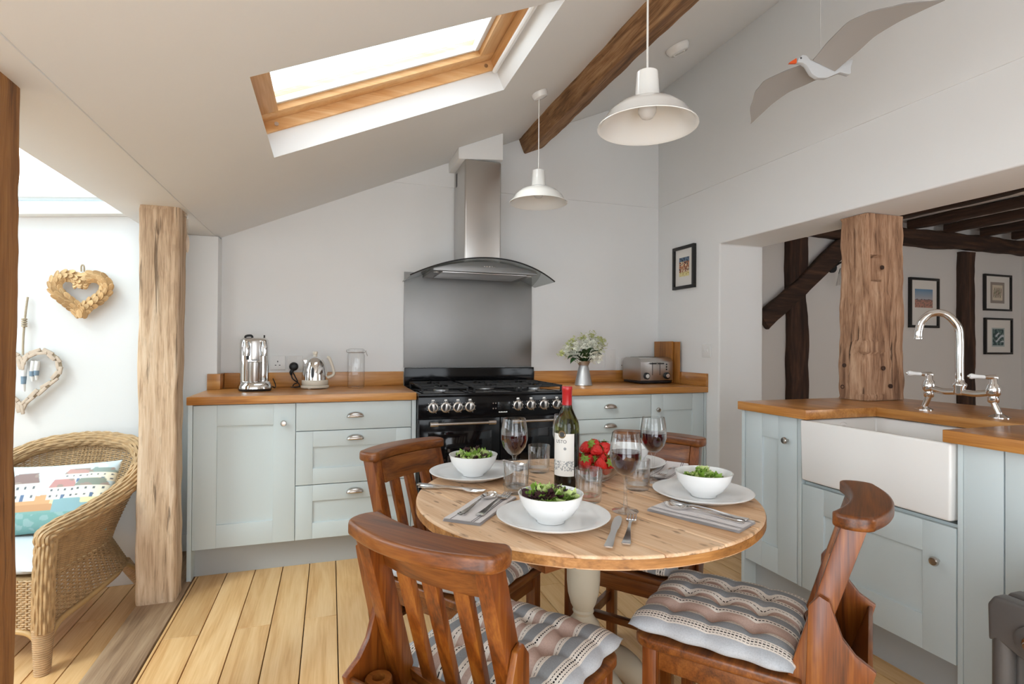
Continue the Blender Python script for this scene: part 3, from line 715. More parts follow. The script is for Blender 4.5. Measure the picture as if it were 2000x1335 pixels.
m = MB(); m.lathe([(TR-.001, TZ-.026), (TR+.0012, TZ-.026), (TR+.0012, TZ-.007), (TR-.001, TZ-.007)], 96, closed=True); m.build('rim_edge', 'pine_edge', t, smooth=40)
for y in (-.22, .22):
    o = MB().box(-.36, .36, y-.03, y+.03, TZ-.062, TZ-.0302).build('batten', 'chair_rail', t, bevel=.004); o.matrix_local = Mg
m = MB(); m.lathe([(.075, .688), (.075, .67), (.045, .65), (.036, .60), (.036, .565), (.044, .556), (.049, .545), (.048, .535), (.0475, .50), (.044, .465), (.036, .435), (.028, .42), (.031, .414), (.027, .405), (.034, .392), (.045, .38), (.049, .368), (.047, .36), (.058, .345), (.062, .30), (.055, .20), (.05, .14)], 36)
m.build('pedestal', 'pedestal_paint', t, smooth=50)
for k in range(4):
    m = MB(); p = spline([(.03, 0, .25), (.10, 0, .25), (.17, 0, .20), (.215, 0, .12), (.25, 0, .05), (.275, 0, .028)], 5)
    m.tube([tuple(RZ(math.radians((8, 108, 188, 280)[k])) @ q) for q in p], [.05-.024*i/(len(p)-1) for i in range(len(p))], 14); m.build('foot', 'pedestal_paint', t, smooth=60)

def yb(z): return -.178 if z < .42 else -.178-(z-.42)*.30
def cv(x): return -.026*(1-(x/.16)**2)
def make_chair():
    c = thing('church_chair', '', 'chair')
    # seat board with rounded front corners
    pts = [(-.19, -.195), (.19, -.195)]
    for k in range(7): a = math.radians(15*k); pts.append((.162+.04*math.cos(a), .145+.04*math.sin(a)))
    for k in range(7): a = math.radians(90+15*k); pts.append((-.162+.04*math.cos(a), .145+.04*math.sin(a)))
    MB().prism(pts, .415, .44).build('seat', 'chair_rail', c, bevel=.008, seg=3)
    for s in (-1, 1):
        MB().box(s*.17-.018, s*.17+.018, .127, .163, 0, .4145).build('leg', 'chair_wood', c, bevel=.003)
        pr = [(-.205, 0), (-.17, 0), (-.160, .42), (yb(.6)+.02, .6), (yb(.79)+.022, .787), (yb(.79)-.026, .787), (yb(.6)-.026, .6), (-.207, .42)]
        m = MB(); x0 = s*.152; m.prism(pr, x0-.017, x0+.017, 'yz'); m.build('back_post', 'chair_wood', c, bevel=.003)
        MB().box(s*.160-.011, s*.160+.011, -.165, .1265, .355, .4145).build('side_apron', 'chair_rail', c, bevel=.002)
        MB().box(s*.160-.010, s*.160+.010, -.168, .1265, .16, .195).build('stretcher', 'chair_rail', c, bevel=.002)
    MB().box(-.151, .151, .134, .154, .355, .4145).build('front_apron', 'chair_rail', c, bevel=.002)
    MB().box(-.134, .134, -.195, -.178, .355, .4145).build('back_apron', 'chair_rail', c, bevel=.002)
    MB().box(-.149, .149, -.012, .012, .166, .19).build('cross_stretcher', 'chair_rail', c, bevel=.002)
    def curved(z0, z1, th, x1=.1345, dz=0):
        m = MB(); n = 12; vs_ = []
        for k in range(n+1):
            x = -x1+2*x1*k/n
            for z, s in ((z0, -1), (z0, 1), (z1, 1), (z1, -1)): vs_.append((x, yb(z)+cv(x)+.022+s*th/2, z))
        fs_ = [(0, 1, 2, 3), tuple(4*n+q for q in (3, 2, 1, 0))]
        for k in range(n):
            for q in range(4): fs_.append((4*k+q, 4*k+4+q, 4*k+4+(q+1) % 4, 4*k+(q+1) % 4))
        m.add(vs_, fs_); return m
    curved(.715, .787, .020).build('crest_rail', 'chair_rail', c, bevel=.002)
    curved(.425, .468, .022).build('lower_rail', 'chair_rail', c, bevel=.002)
    for x in (-.074, 0, .074):
        m = MB(); w0, w1 = .015, .019; vs_ = []
        for z, w in ((.4675, w0), (.7155, w1)):
            y = yb(z)+cv(x)+.022; vs_ += [(x-w, y-.008, z), (x+w, y-.008, z), (x+w, y+.008, z), (x-w, y+.008, z)]
        m.add(vs_, [(3, 2, 1, 0), (4, 5, 6, 7), (0, 1, 5, 4), (1, 2, 6, 5), (2, 3, 7, 6), (3, 0, 4, 7)]); m.build('slat', 'chair_wood', c, bevel=.002)
    # crescent top rail
    out = []; n = 20; xe = .160; yt = yb(.80)
    for k in range(n+1):
        x = -xe+2*xe*k/n; out.append((x, yt-.040-.034*(1-(x/xe)**2)))
    for k in range(1, 8):
        a = -math.pi/2+math.pi*k/8; out.append((xe+.028*math.cos(a), yt+.001+.041*math.sin(a)))
    for k in range(n+1):
        x = xe-2*xe*k/n; out.append((x, yt+.042-.030*(1-(x/xe)**2)))
    for k in range(1, 8):
        a = math.pi/2+math.pi*k/8; out.append((-xe+.028*math.cos(a), yt+.001+.041*math.sin(a)))
    MB().prism(out, .7872, .819).build('top_rail', 'chair_rail', c, bevel=.010, seg=4)
    # book box behind the back
    for s in (-1, 1):
        y0 = yb(.5)
        pr = [(y0-.006, .61), (y0-.026, .637), (y0-.046, .628), (y0-.058, .592), (y0-.070, .557), (y0-.094, .527), (y0-.130, .505), (y0-.120, .465), (y0-.055, .27), (y0+.004, .27)]
        m = MB(); m.prism(pr[::-1], s*.177-.007, s*.177+.007, 'yz'); m.build('box_side', 'chair_wood', c, bevel=.003)
    y0 = yb(.5)
    MB().add([(-.1695, y0-.124, .500), (.1695, y0-.124, .500), (.1695, y0-.114, .502), (-.1695, y0-.114, .502), (-.1695, y0-.053, .275), (.1695, y0-.053, .275), (.1695, y0-.043, .277), (-.1695, y0-.043, .277)],
             [(0, 1, 2, 3), (7, 6, 5, 4), (0, 4, 5, 1), (1, 5, 6, 2), (2, 6, 7, 3), (3, 7, 4, 0)]).build('box_back', 'chair_rail', c, bevel=.003)
    MB().box(-.1695, .1695, y0-.046, y0+.004, .273, .285).build('box_floor', 'chair_rail', c, bevel=.002)
    m = MB(); q = T(-.138, y0-.073, .468); m.lathe([(.014, .022), (.026, .022), (.028, .018), (.028, 0), (.014, 0)], 18, q, closed=True); m.build('cup_holder', 'chair_rail', c)
    return c
def make_cushion():
    A, B, Hh = .198, .187, .038; n = 60
    tf = [(u, v) for u in (-.5, 0, .5) for v in (-.5, 0, .5)]
    def prof(u, v):
        e = max(0, (1-abs(u)**5))**.55*max(0, (1-abs(v)**5))**.55
        h = Hh*e
        for a, b in tf: h -= .030*e*math.exp(-(((u-a)**2+(v-b)**2)/.012))
        for a in (-.5, 0, .5):
            h -= .006*e*math.exp(-((u-a)/.06)**2); h -= .004*e*math.exp(-((v-a)/.06)**2)
        return h
    def xy(u, v):
        pin = 1-.02*math.cos(u*math.pi*4)*abs(v)**4; pin2 = 1-.02*math.cos(v*math.pi*4)*abs(u)**4
        cr = 1+.03*(abs(u*v))**3
        return u*A*pin2*cr, v*B*pin*cr
    m = MB()
    def up(a, b):
        u, v = 2*a-1, 2*b-1; x, y = xy(u, v); return (x, y, .022+prof(u, v))
    def dn(a, b):
        u, v = 1-2*a, 2*b-1; x, y = xy(u, v); e = max(0, (1-abs(u)**6))**.5*max(0, (1-abs(v)**6))**.5; return (x, y, .022-.0205*e)
    m.grid(n, n, up); m.grid(n, n, dn)
    return m
# striped cloth
mm, nt, b = _new('striped_cloth'); L = nt.links.new
tc = _n(nt, 'ShaderNodeTexCoord'); sx = _n(nt, 'ShaderNodeSeparateXYZ'); L(tc.outputs['Object'], sx.inputs[0])
mr = _n(nt, 'ShaderNodeMapRange'); mr.inputs['From Min'].default_value = -.215; mr.inputs['From Max'].default_value = .215; L(sx.outputs['X'], mr.inputs['Value'])
GB, CR, SLT, PK = srgb('#b4b8bd'), srgb('#eae3d9'), srgb('#979ca0'), srgb('#c0a79b')
half = [(.038, GB), (.026, CR), (.030, SLT), (.018, CR), (.032, PK), (.016, CR), (.028, SLT), (.018, CR)]
seq = half+[(.018, PK)]+half[::-1]; tot = sum(w for w, _ in seq)
rp = _n(nt, 'ShaderNodeValToRGB'); rp.color_ramp.interpolation = 'CONSTANT'; x = 0; first = True
lines = []
for i, (w, c) in enumerate(seq):
    if first: rp.color_ramp.elements[0].color = (*c, 1); rp.color_ramp.elements[0].position = 0; first = False
    elif i == 1: rp.color_ramp.elements[1].position = x/tot; rp.color_ramp.elements[1].color = (*c, 1)
    else: e = rp.color_ramp.elements.new(x/tot); e.color = (*c, 1)
    if c == CR:
        lines += [(x+w*f)/tot for f in ((.2, .5, .8) if w > .025 else (.5,))]
    x += w
r2 = _n(nt, 'ShaderNodeValToRGB'); r2.color_ramp.interpolation = 'CONSTANT'
lw = .0022/tot; els = []
for l in lines: els += [(l-lw/2, 1), (l+lw/2, 0)]
els = els[:31]
r2.color_ramp.elements[0].position = 0; r2.color_ramp.elements[0].color = (0, 0, 0, 1)
r2.color_ramp.elements[1].position = els[0][0]; r2.color_ramp.elements[1].color = (1, 1, 1, 1)
for p, v in els[1:]:
    e = r2.color_ramp.elements.new(p); e.color = (v, v, v, 1)
L(mr.outputs[0], rp.inputs[0]); L(mr.outputs[0], r2.inputs[0])
sn = _n(nt, 'ShaderNodeMath', operation='MULTIPLY'); sn.inputs[1].default_value = 2*math.pi/.0085; L(sx.outputs['Y'], sn.inputs[0])
s2 = _n(nt, 'ShaderNodeMath', operation='SINE'); L(sn.outputs[0], s2.inputs[0])
gt = _n(nt, 'ShaderNodeMath', operation='GREATER_THAN'); L(s2.outputs[0], gt.inputs[0]); gt.inputs[1].default_value = -.45
mu = _n(nt, 'ShaderNodeMath', operation='MULTIPLY'); L(gt.outputs[0], mu.inputs[0]); L(r2.outputs[0], mu.inputs[1])
mx = _n(nt, 'ShaderNodeMix', data_type='RGBA'); L(mu.outputs[0], mx.inputs['Factor']); L(rp.outputs[0], mx.inputs['A']); mx.inputs['B'].default_value = (.02, .02, .022, 1)
wv = _n(nt, 'ShaderNodeTexNoise'); wv.inputs['Scale'].default_value = 350; L(tc.outputs['Object'], wv.inputs['Vector'])
m2 = _n(nt, 'ShaderNodeMix', data_type='RGBA', blend_type='MULTIPLY'); m2.inputs['Factor'].default_value = .5; L(mx.outputs['Result'], m2.inputs['A'])
r3 = _n(nt, 'ShaderNodeValToRGB'); r3.color_ramp.elements[0].color = (.72, .72, .72, 1); r3.color_ramp.elements[0].position = .3; r3.color_ramp.elements[1].position = .6; L(wv.outputs['Fac'], r3.inputs[0]); L(r3.outputs[0], m2.inputs['B'])
L(m2.outputs['Result'], b.inputs['Base Color']); b.inputs['Roughness'].default_value = .95; b.inputs['Specular IOR Level'].default_value = .1
bp = _n(nt, 'ShaderNodeBump'); bp.inputs['Strength'].default_value = .25; bp.inputs['Distance'].default_value = .001; L(wv.outputs['Fac'], bp.inputs['Height']); L(bp.outputs[0], b.inputs['Normal'])

def face(d): return math.atan2(d[1], d[0])-math.pi/2
# (rail centre, facing)
SPOT = [((.144, 1.006), (.79, .61), 'brown church chair nearest the camera, seen from behind with its book box', 'striped tufted cushion on the chair nearest the camera'),
        ((1.205, .938), (-.615, .788), 'brown church chair in front of the sink, seen side-on', 'striped tufted cushion on the chair in front of the sink'),
        ((.232, 1.986), (.62, -.785), 'brown church chair on the far left in front of the drawers', 'striped tufted cushion on the far left chair under the table edge'),
        ((1.285, 1.919), (-.78, -.63), 'brown church chair at the far right side of the table near the corner cupboard', 'striped cushion on the far right chair, mostly under the table')]
ch0 = make_chair(); cu0 = None
for i, (p, d, lb, lc) in enumerate(SPOT):
    L_ = math.hypot(*d); d = (d[0]/L_, d[1]/L_); rz = face(d)
    pos = (p[0]+d[0]*.325, p[1]+d[1]*.325, 0)
    c = ch0 if i == 0 else dup(ch0)
    c.location = pos; c.rotation_euler = (0, 0, rz); c['label'] = lb; c['group'] = 'church chairs round the table'
    if cu0 is None: cu0 = make_cushion().build('seat_cushion', 'striped_cloth', smooth=80); k = cu0; 
    else: k = cu0.copy(); COL.objects.link(k)
    k.location = (pos[0]+d[0]*.008, pos[1]+d[1]*.008, .4405); k.rotation_euler = (0, 0, rz); tag(k, lc, 'cushion', 'striped seat cushions')

# ================================================================ things on the table
Z = TZ+.0005
PL = [(.505, 1.195, 'front', 'nearest the camera'), (.985, 1.268, 'right', 'on the right beside the sink'), (.432, 1.688, 'left', 'at the far left'), (.985, 1.678, 'back', 'behind the strawberries')]
pm = MB(); pm.lathe([(0, 0), (.078, 0), (.082, .003), (.105, .010), (.133, .021), (.135, .0235), (.132, .0245), (.104, .0145), (.080, .0075), (0, .006)], 64)
bmb = MB(); bmb.lathe([(0, 0), (.034, 0), (.036, .005), (.055, .020), (.070, .042), (.0765, .063), (.0775, .066), (.0745, .066), (.068, .045), (.052, .024), (.030, .010), (0, .008)], 56)
p0 = b0 = None
for x, y, k, w in PL:
    if p0 is None: p0 = pm.build('dinner_plate', 'porcelain', smooth=50); b0 = bmb.build('salad_bowl', 'porcelain', smooth=50); p, b = p0, b0
    else: p, b = p0.copy(), b0.copy(); COL.objects.link(p); COL.objects.link(b)
    p.location = (x, y, Z); b.location = (x-.008, y-.004, Z+.0075) if k == 'front' else (x+.004, y, Z+.0075)
    tag(p, 'wide white dinner plate under the bowl %s' % w, 'plate', 'white dinner plates'); tag(b, 'white bowl standing on the dinner plate %s' % w, 'bowl', 'white salad bowls')
def leaves(n, seed, rad, sz, hz=.046):
    rnd = random.Random(seed); m = MB()
    for _ in range(n):
        a = rnd.uniform(0, 6.283); r = rad*math.sqrt(rnd.random()); h = hz+.020*(1-(r/rad)**2)+rnd.uniform(-.012, .008)
        M = T(r*math.cos(a), r*math.sin(a), h) @ RZ(rnd.uniform(0, 6.28)) @ RX(rnd.uniform(-.8, .8)) @ RY(rnd.uniform(-.6, .6))
        L_ = rnd.uniform(.6, 1.2)*sz; w = L_*rnd.uniform(.28, .5); ph = rnd.uniform(0, 6)
        def fn(u, v):
            ww = w*math.sin(math.pi*min(1, u*.9+.08))*(1+.35*math.sin(u*23+ph)*abs(2*v-1))
            return ((u-.5)*L_, (v-.5)*2*ww*.5*1.6, .35*L_*(u-.5)**2*2+.22*w*math.sin(u*19+v*9+ph)+.3*w*(v-.5)**2*4)
        m.grid(7, 4, fn, M)
    return m
for i, (x, y, w, pf) in enumerate(((.497, 1.191, 'front', .35), (.989, 1.268, 'right', 0), (.436, 1.688, 'left', .3))):
    s = thing('salad', 'green salad leaves in the bowl %s' % {'front': 'nearest the camera', 'right': 'on the right beside the sink', 'left': 'at the far left'}[w], 'salad', (x, y, Z+.0075), group='salads')
    stuff(leaves(40 if i != 1 else 60, 10+i, .054 if i != 1 else .040, .044, .034 if i == 1 else .046).build('green_leaves', 'salad_green', s, smooth=80))
    stuff(leaves(42, 20+i, .050 if i != 1 else .038, .044, .034 if i == 1 else .046).build('pale_leaves', 'salad_lime', s, smooth=80))
    if i != 1: stuff(leaves(26, 30+i, .054, .036, .052).build('purple_leaves', 'salad_purple', s, smooth=80))
# glasses
tm = MB(); tm.lathe([(0, 0), (.031, 0), (.034, .003), (.0355, .02), (.037, .088), (.0362, .0892), (.0352, .088), (.0335, .022), (.030, .016), (0, .014)], 40)
t0 = None
for x, y, lb in ((.664, 1.695, 'empty clear tumbler left of the bottle, farthest from the camera'), (.508, 1.475, 'empty clear tumbler in front of the left wine glass'), (.668, 1.335, 'empty clear tumbler in front of the wine bottle'), (.862, 1.405, 'empty clear tumbler between the two right wine glasses')):
    if t0 is None: t0 = tm.build('tumbler', 'glass', smooth=50); o = t0
    else: o = t0.copy(); COL.objects.link(o)
    o.location = (x, y, Z); o.rotation_euler = (0, 0, x*9); tag(o, lb, 'glass', 'tumblers')
gp = [(0, 0), (.033, 0), (.0335, .0015), (.012, .006), (.0055, .012), (.0042, .04), (.0042, .075), (.007, .088), (.020, .097), (.034, .115), (.0405, .138), (.0395, .165), (.034, .2), (.0335, .2008), (.0328, .2), (.0383, .165), (.0392, .138), (.0328, .1165), (.019, .099), (.006, .092), (0, .091)]
wp = [(0, .0912), (.006, .0922), (.0188, .0993), (.0325, .1168), (.0389, .138), (.0388, .152), (.0, .152)]
w0 = None
for x, y, lb, full in ((.53, 1.558, 'left wine glass with red wine beside the tumbler', 1), (.717, 1.225, 'wine glass with red wine nearest the camera right of the front plate', 1), (.958, 1.469, 'wine glass with red wine in front of the far right chair', 1), (.715, 1.60, 'wine glass hidden behind the wine bottle', 0)):
    if w0 is None:
        w0 = thing('wine_glass', lb, 'wine glass', group='wine glasses'); m = MB(); m.lathe(gp, 48); m.build('goblet', 'glass', w0, smooth=50)
        m = MB(); m.lathe(wp, 48); m.build('wine', 'wine', w0, smooth=50); o = w0
    else: o = dup(w0)
    if not full:
        for ch in [q for q in bpy.data.objects if q.parent == o and q.name.startswith('wine')]: bpy.data.objects.remove(ch)
    o.location = (x, y, Z); o['label'] = lb
# wine bottle
B = thing('wine_bottle', 'red wine bottle with red foil and white label in the table centre', 'bottle', (.667, 1.478, Z))
m = MB(); m.lathe([(0, .012), (.028, .006), (.033, 0), (.0365, .004), (.037, .012), (.037, .178), (.034, .198), (.024, .218), (.0165, .235), (.0142, .25), (.0142, .288), (0, .288)], 48); m.build('glass_body', 'bottle_glass', B, smooth=40)
m = MB(); m.lathe([(0, .014), (.0345, .012), (.0345, .165), (0, .165)], 40); m.build('wine', 'wine_dark', B, smooth=40)
m = MB(); m.lathe([(.0146, .243), (.0148, .246), (.0148, .288), (.0155, .289), (.0155, .299), (.0145, .301), (0, .301)], 32); m.build('foil_cap', 'red_foil', B, smooth=40)
la = math.radians(-122)      # label centre direction
def wrap(a0, a1, z0, z1, r, name, mat, parent, n=24):
    m = MB(); m.grid(n, 1, lambda u, v: (r*math.cos(la+a0+(a1-a0)*u), r*math.sin(la+a0+(a1-a0)*u), z0+(z1-z0)*v)); return m.build(name, mat, parent, smooth=60)
lab = wrap(-1.15, .75, .042, .165, .0373, 'label', 'paper', B)
rnd = random.Random(4); m = MB()
for _ in range(190):
    a = la+rnd.uniform(-1.1, .72); z = rnd.uniform(.058, .086); s_ = rnd.uniform(.001, .0022); r = .0375; da = s_/r
    m.add([(r*math.cos(a-da), r*math.sin(a-da), z), (r*math.cos(a), r*math.sin(a), z-s_), (r*math.cos(a+da), r*math.sin(a+da), z), (r*math.cos(a), r*math.sin(a), z+s_)], [(0, 1, 2, 3)])
stuff(m.build('label_pattern', 'silver_print', lab, smooth=0))
def disc_on(a, z, rad, name, mat, parent, r=.0376):
    m = MB(); vs_ = [(r*math.cos(la+a), r*math.sin(la+a), z)]
    for k in range(24):
        q = 2*math.pi*k/24; aa = la+a+rad*math.cos(q)/r; vs_.append((r*math.cos(aa), r*math.sin(aa), z+rad*math.sin(q)))
    m.add(vs_, [(0, 1+k, 1+(k+1) % 24) for k in range(24)]); return m.build(name, mat, parent, smooth=60)
sl = disc_on(-.25, .163, .0115, 'seal', 'gold_seal', lab); disc_on(-.25, .163, .0075, 'seal_centre', 'switch_dark', lab, .0377)
def text_on(txt, size, a, z, parent, mat='ink', r=.0376):
    cu = bpy.data.curves.new('txt', 'FONT'); cu.body = txt; cu.size = size; cu.align_x = 'CENTER'
    o = bpy.data.objects.new('txt', cu); COL.objects.link(o); bpy.context.view_layer.update()
    me = bpy.data.meshes.new_from_object(o.evaluated_get(bpy.context.evaluated_depsgraph_get())); bpy.data.objects.remove(o)
    for v in me.vertices:
        aa = la+a+v.co.x/r; v.co = (r*math.cos(aa), r*math.sin(aa), z+v.co.y)
    me.materials.clear(); me.materials.append(MT[mat]); q = bpy.data.objects.new('lettering', me); COL.objects.link(q); q.parent = parent
text_on('USTO', .0135, -.33, .138, lab)
disc_on(.0, .122, .0042, 'small_emblem', 'silver_print', lab)
# strawberries in a glass bowl
sbx, sby = .800, 1.556
m = MB(); m.lathe([(0, 0), (.045, 0), (.05, .004), (.070, .022), (.088, .048), (.0895, .0495), (.0865, .049), (.0685, .024), (.048, .008), (0, .007)], 40)
o = m.build('fruit_bowl', 'glass', smooth=50); o.location = (sbx, sby, Z); tag(o, 'shallow cut glass bowl full of strawberries', 'bowl')
sm = MB(); sm.lathe([(0, -.018), (.005, -.0165), (.011, -.009), (.0150, .000), (.0165, .007), (.0145, .0125), (.008, .0155), (0, .0165)], 18)
cm = MB()
for k in range(7):
    M = RZ(k*.9) @ T(0, 0, .0165)
    cm.add([(0, -.0025, .0008), (.008, -.0035, .002), (.0155, 0, -.0005), (.008, .0035, .002), (0, .0025, .0008)], [(0, 1, 2, 3, 4)], M)
cm.tube([(0, 0, .016), (.001, 0, .024)], .001, 5)
sb0 = None; rnd = random.Random(12); spots = []
for ring, (n, rr, zz) in enumerate(((6, .040, .036), (1, 0, .034), (8, .062, .058), (4, .026, .066), (4, .030, .096), (1, .0, .108))):
    for k in range(n):
        a = 6.283*k/n+ring*.7; spots.append((rr*math.cos(a), rr*math.sin(a), zz+rnd.uniform(-.003, .003)))
for k, (x, y, z) in enumerate(spots):
    if sb0 is None:
        sb0 = thing('strawberry', 'ripe red strawberry with green leaves in the glass bowl', 'strawberry', group='strawberries in the glass bowl')
        sm.build('berry', 'strawberry', sb0, smooth=60); cm.build('calyx', 'calyx', sb0, smooth=60); o = sb0
    else: o = dup(sb0)
    o.location = (sbx+x, sby+y, Z+z); o.rotation_euler = (rnd.uniform(-1.2, 1.6), rnd.uniform(-1.2, 1.2), rnd.uniform(0, 6)); s_ = rnd.uniform(.95, 1.25); o.scale = (s_,)*3
# cutlery: strips swept along their length
def strip(pr, th=.0022, n_across=6, cup=0):
    """pr: (s, half width, z)"""
    m = MB(); K = len(pr); vs_ = []
    for s, w, z in pr:
        for sg in (0, 1):
            for k in range(n_across+1):
                u = 2*k/n_across-1; dz = cup*w*(u*u-1)*1.0
                vs_.append((s, u*w, z+dz-(th if sg == 0 else 0)))
    n = n_across+1; row = 2*n; fs_ = []
    for i in range(K-1):
        for k in range(n-1):
            a = i*row+k; fs_.append((a, a+1, a+row+1, a+row)[::-1]); c = i*row+n+k; fs_.append((c, c+1, c+row+1, c+row))
        fs_.append((i*row, i*row+row, i*row+row+n, i*row+n)); fs_.append((i*row+n-1, i*row+2*n-1, i*row+row+2*n-1, i*row+row+n-1))
    fs_.append(tuple(range(n))+tuple(range(2*n-1, n-1, -1))); e = (K-1)*row; fs_.append(tuple(e+k for k in range(n))[::-1]+tuple(e+n+k for k in range(n)))
    m.add(vs_, fs_); return m
hd = [(-.105, .0075, .004), (-.103, .0098, .0036), (-.08, .0085, .003), (-.045, .0055, .005), (-.015, .0036, .008), (.02, .003, .009)]
def mk_fork(name='fork'):
    m = strip(hd+[(.035, .005, .008), (.045, .0105, .006), (.055, .0122, .0045), (.062, .0122, .004)])
    for k in range(4):
        y = -.0099+k*.0066; m.tube([(.0615, y, .003), (.08, y, .0032), (.10, y*.97, .0065)], [.0021, .0019, .0011], 6)
    return m
def mk_spoon(): return strip(hd+[(.03, .004, .009), (.04, .011, .008), (.05, .017, .006), (.062, .0205, .0045), (.075, .0205, .0045), (.088, .017, .006), (.097, .009, .008), (.099, .003, .0085)], .0018, 8, .45)
def mk_knife(): return strip([(-.11, .0075, .0045), (-.108, .0095, .0045), (-.08, .0085, .0045), (-.03, .007, .0045), (0, .0075, .0042), (.01, .009, .0035), (.05, .0105, .003), (.085, .0095, .003), (.1, .006, .003), (.108, .001, .003)], .0032)
CUT = {}
def cutlery(kind, a, b, z, label):
    """laid from handle end a towards b"""
    if kind not in CUT:
        o = {'fork': mk_fork, 'spoon': mk_spoon, 'knife': mk_knife}[kind]().build(kind, 'blade_steel', smooth=60); CUT[kind] = o
    else: o = CUT[kind].copy(); COL.objects.link(o)
    o.location = ((a[0]+b[0])/2, (a[1]+b[1])/2, z); o.rotation_euler = (0, 0, math.atan2(b[1]-a[1], b[0]-a[0]))
    tag(o, label, kind, 'table cutlery')
def napkin(c, ang, L_, w, label, curl=0):
    t = thing('napkin', label, 'napkin', (c[0], c[1], Z), ang, 'folded napkins')
    m = MB()
    for k in range(3):
        z = .0003+k*.0021; e = k*.0015
        m.grid(16, 3, lambda u, v: ((u-.5)*(L_-e), (v-.5)*(w-e), z+.0019+.0006*math.sin(u*9+k)+curl*max(0, u-.6)**2*(1+.0*v)))
        m.grid(16, 3, lambda u, v: ((.5-u)*(L_-e), (v-.5)*(w-e), z+.0006*math.sin((1-u)*9+k)+curl*max(0, (1-u)-.6)**2))
    m.build('cloth', 'napkin', t, smooth=60)
    s = MB()
    for v in (-.32, -.26, .30): s.grid(16, 1, lambda u, q: ((u-.5)*(L_-.004), v*w+(q-.5)*.0022, .0069+.0006*math.sin(u*9+2)+curl*max(0, u-.6)**2))
    stuff(s.build('woven_stripes', 'napkin_stripe', t, smooth=60))
    return t
def mid(*p): return (sum(q[0] for q in p)/len(p), sum(q[1] for q in p)/len(p))
NP = .0075
napkin((.374, 1.352), math.atan2(.776, .63), .25, .098, 'folded grey napkin left of the front plate carrying a spoon and fork')
d = Vector((.63, .776)); nrm = Vector((-.776, .63)); c = Vector((.384, 1.362))
cutlery('spoon', c-d*.1+nrm*.02, c+d*.1+nrm*.018, Z+NP, 'spoon lying on the napkin left of the front plate')
cutlery('fork', c-d*.1-nrm*.024+d*.012, c+d*.1-nrm*.022+d*.012, Z+NP, 'fork lying on the napkin left of the front plate')
cutlery('knife', (.553, 1.010), (.668, 1.172), Z+.0035, 'knife lying bare on the table right of the front plate')
cutlery('fork', (.592, 1.008), (.712, 1.182), Z+.0025, 'fork lying beside the knife right of the front plate')
d = Vector((.455, -.89)); nrm = Vector((.89, .455)); c = Vector((.868, 1.128))
napkin(c, math.atan2(d.y, d.x), .235, .10, 'folded striped napkin in front of the right plate carrying a spoon and fork')
cutlery('spoon', c+d*.1+nrm*.006, c-d*.1+nrm*.010, Z+NP, 'spoon lying on the napkin in front of the right plate')
cutlery('fork', c+d*.1+nrm*.034, c-d*.1+nrm*.036, Z+NP, 'fork lying on the napkin in front of the right plate')
cutlery('knife', (.255, 1.625), (.425, 1.505), Z+.0035, 'knife at the left rim of the table before the far left plate')
cutlery('fork', (.262, 1.598), (.41, 1.492), Z+.0025, 'fork at the left rim of the table before the far left plate')
napkin((.60, 1.800), math.radians(-62), .15, .085, 'folded napkin behind the tumblers next to the far left plate')
cutlery('spoon', (.545, 1.875), (.625, 1.765), Z+NP, 'spoon on the napkin behind the tumblers')
d = Vector((.80, .60)); c = Vector((1.052, 1.535))
napkin(c, math.atan2(.6, .8), .165, .095, 'folded napkin with raised corner beside the far right wine glass', .14)
cutlery('fork', c+d*.095-Vector((-.6, .8))*.01, c-d*.10-Vector((-.6, .8))*.01, Z+NP+.006, 'fork on the napkin beside the far right wine glass')
# ================================================================ on the worktops
WT = .9095
# coffee machine
C = thing('coffee_machine', 'chrome pod coffee machine with a steel cup on the left worktop', 'coffee machine', (-.405, 3.385, WT), math.radians(12)); C.scale = (1, 1, 1.12)
m = MB()
def ov(a, b, n=28, e=3.0):
    out = []
    for k in range(n):
        q = 2*math.pi*k/n; c, s = math.cos(q), math.sin(q)
        out.append((a*math.copysign(abs(c)**(2/e), c), b*math.copysign(abs(s)**(2/e), s)))
    return out
def loft(mb, secs):
    n = len(secs[0][0]); vs_ = []; fs_ = []
    for pts, z in secs: vs_ += [(p[0], p[1], z) for p in pts]
    for i in range(len(secs)-1):
        for k in range(n): fs_.append((i*n+k, i*n+(k+1) % n, (i+1)*n+(k+1) % n, (i+1)*n+k))
    fs_.append(tuple(range(n))[::-1]); fs_.append(tuple((len(secs)-1)*n+k for k in range(n)))
    mb.add(vs_, fs_); return mb
loft(MB(), [(ov(.082, .095), 0), (ov(.085, .10), .006), (ov(.085, .10), .012)]).build('foot', 'black_plastic', C, smooth=50)
loft(MB(), [(ov(.088, .103), .012), (ov(.088, .103), .024), (ov(.078, .092), .042), (ov(.074, .088), .046)]).build('base', 'chrome', C, smooth=50)
def sh(pts, dy): return [(p[0], p[1]+dy) for p in pts]
loft(MB(), [(sh(ov(.077, .052), .04), .044), (sh(ov(.077, .052), .04), .235), (sh(ov(.073, .048), .04), .255), (sh(ov(.058, .036), .04), .266)]).build('tower', 'chrome', C, smooth=50)
for x in (-.046, .046):
    m = MB(); m.tube([(x, -.014, .175), (x, -.016, .215), (x, -.010, .245)], [.020, .022, .016], 16); m.build('head', 'chrome', C, smooth=60)
m = MB(); m.prism([(-.022, .15), (.022, .15), (.022, .252), (-.022, .252)], -.028, .0, 'xz'); m.build('brew_head', 'steel', C, bevel=.006)
m = MB(); m.box(-.047, -.033, -.0145, -.011, .155, .19); m.build('button_panel', 'black_plastic', C, bevel=.003)
m = MB(); m.lathe([(0, .001), (.035, .001), (.036, .004), (.036, .098), (.034, .1), (.033, .098), (.033, .006), (0, .005)], 28, T(-.006, -.046, .046)); cup_ = m.build('cup', 'steel', C, smooth=40)
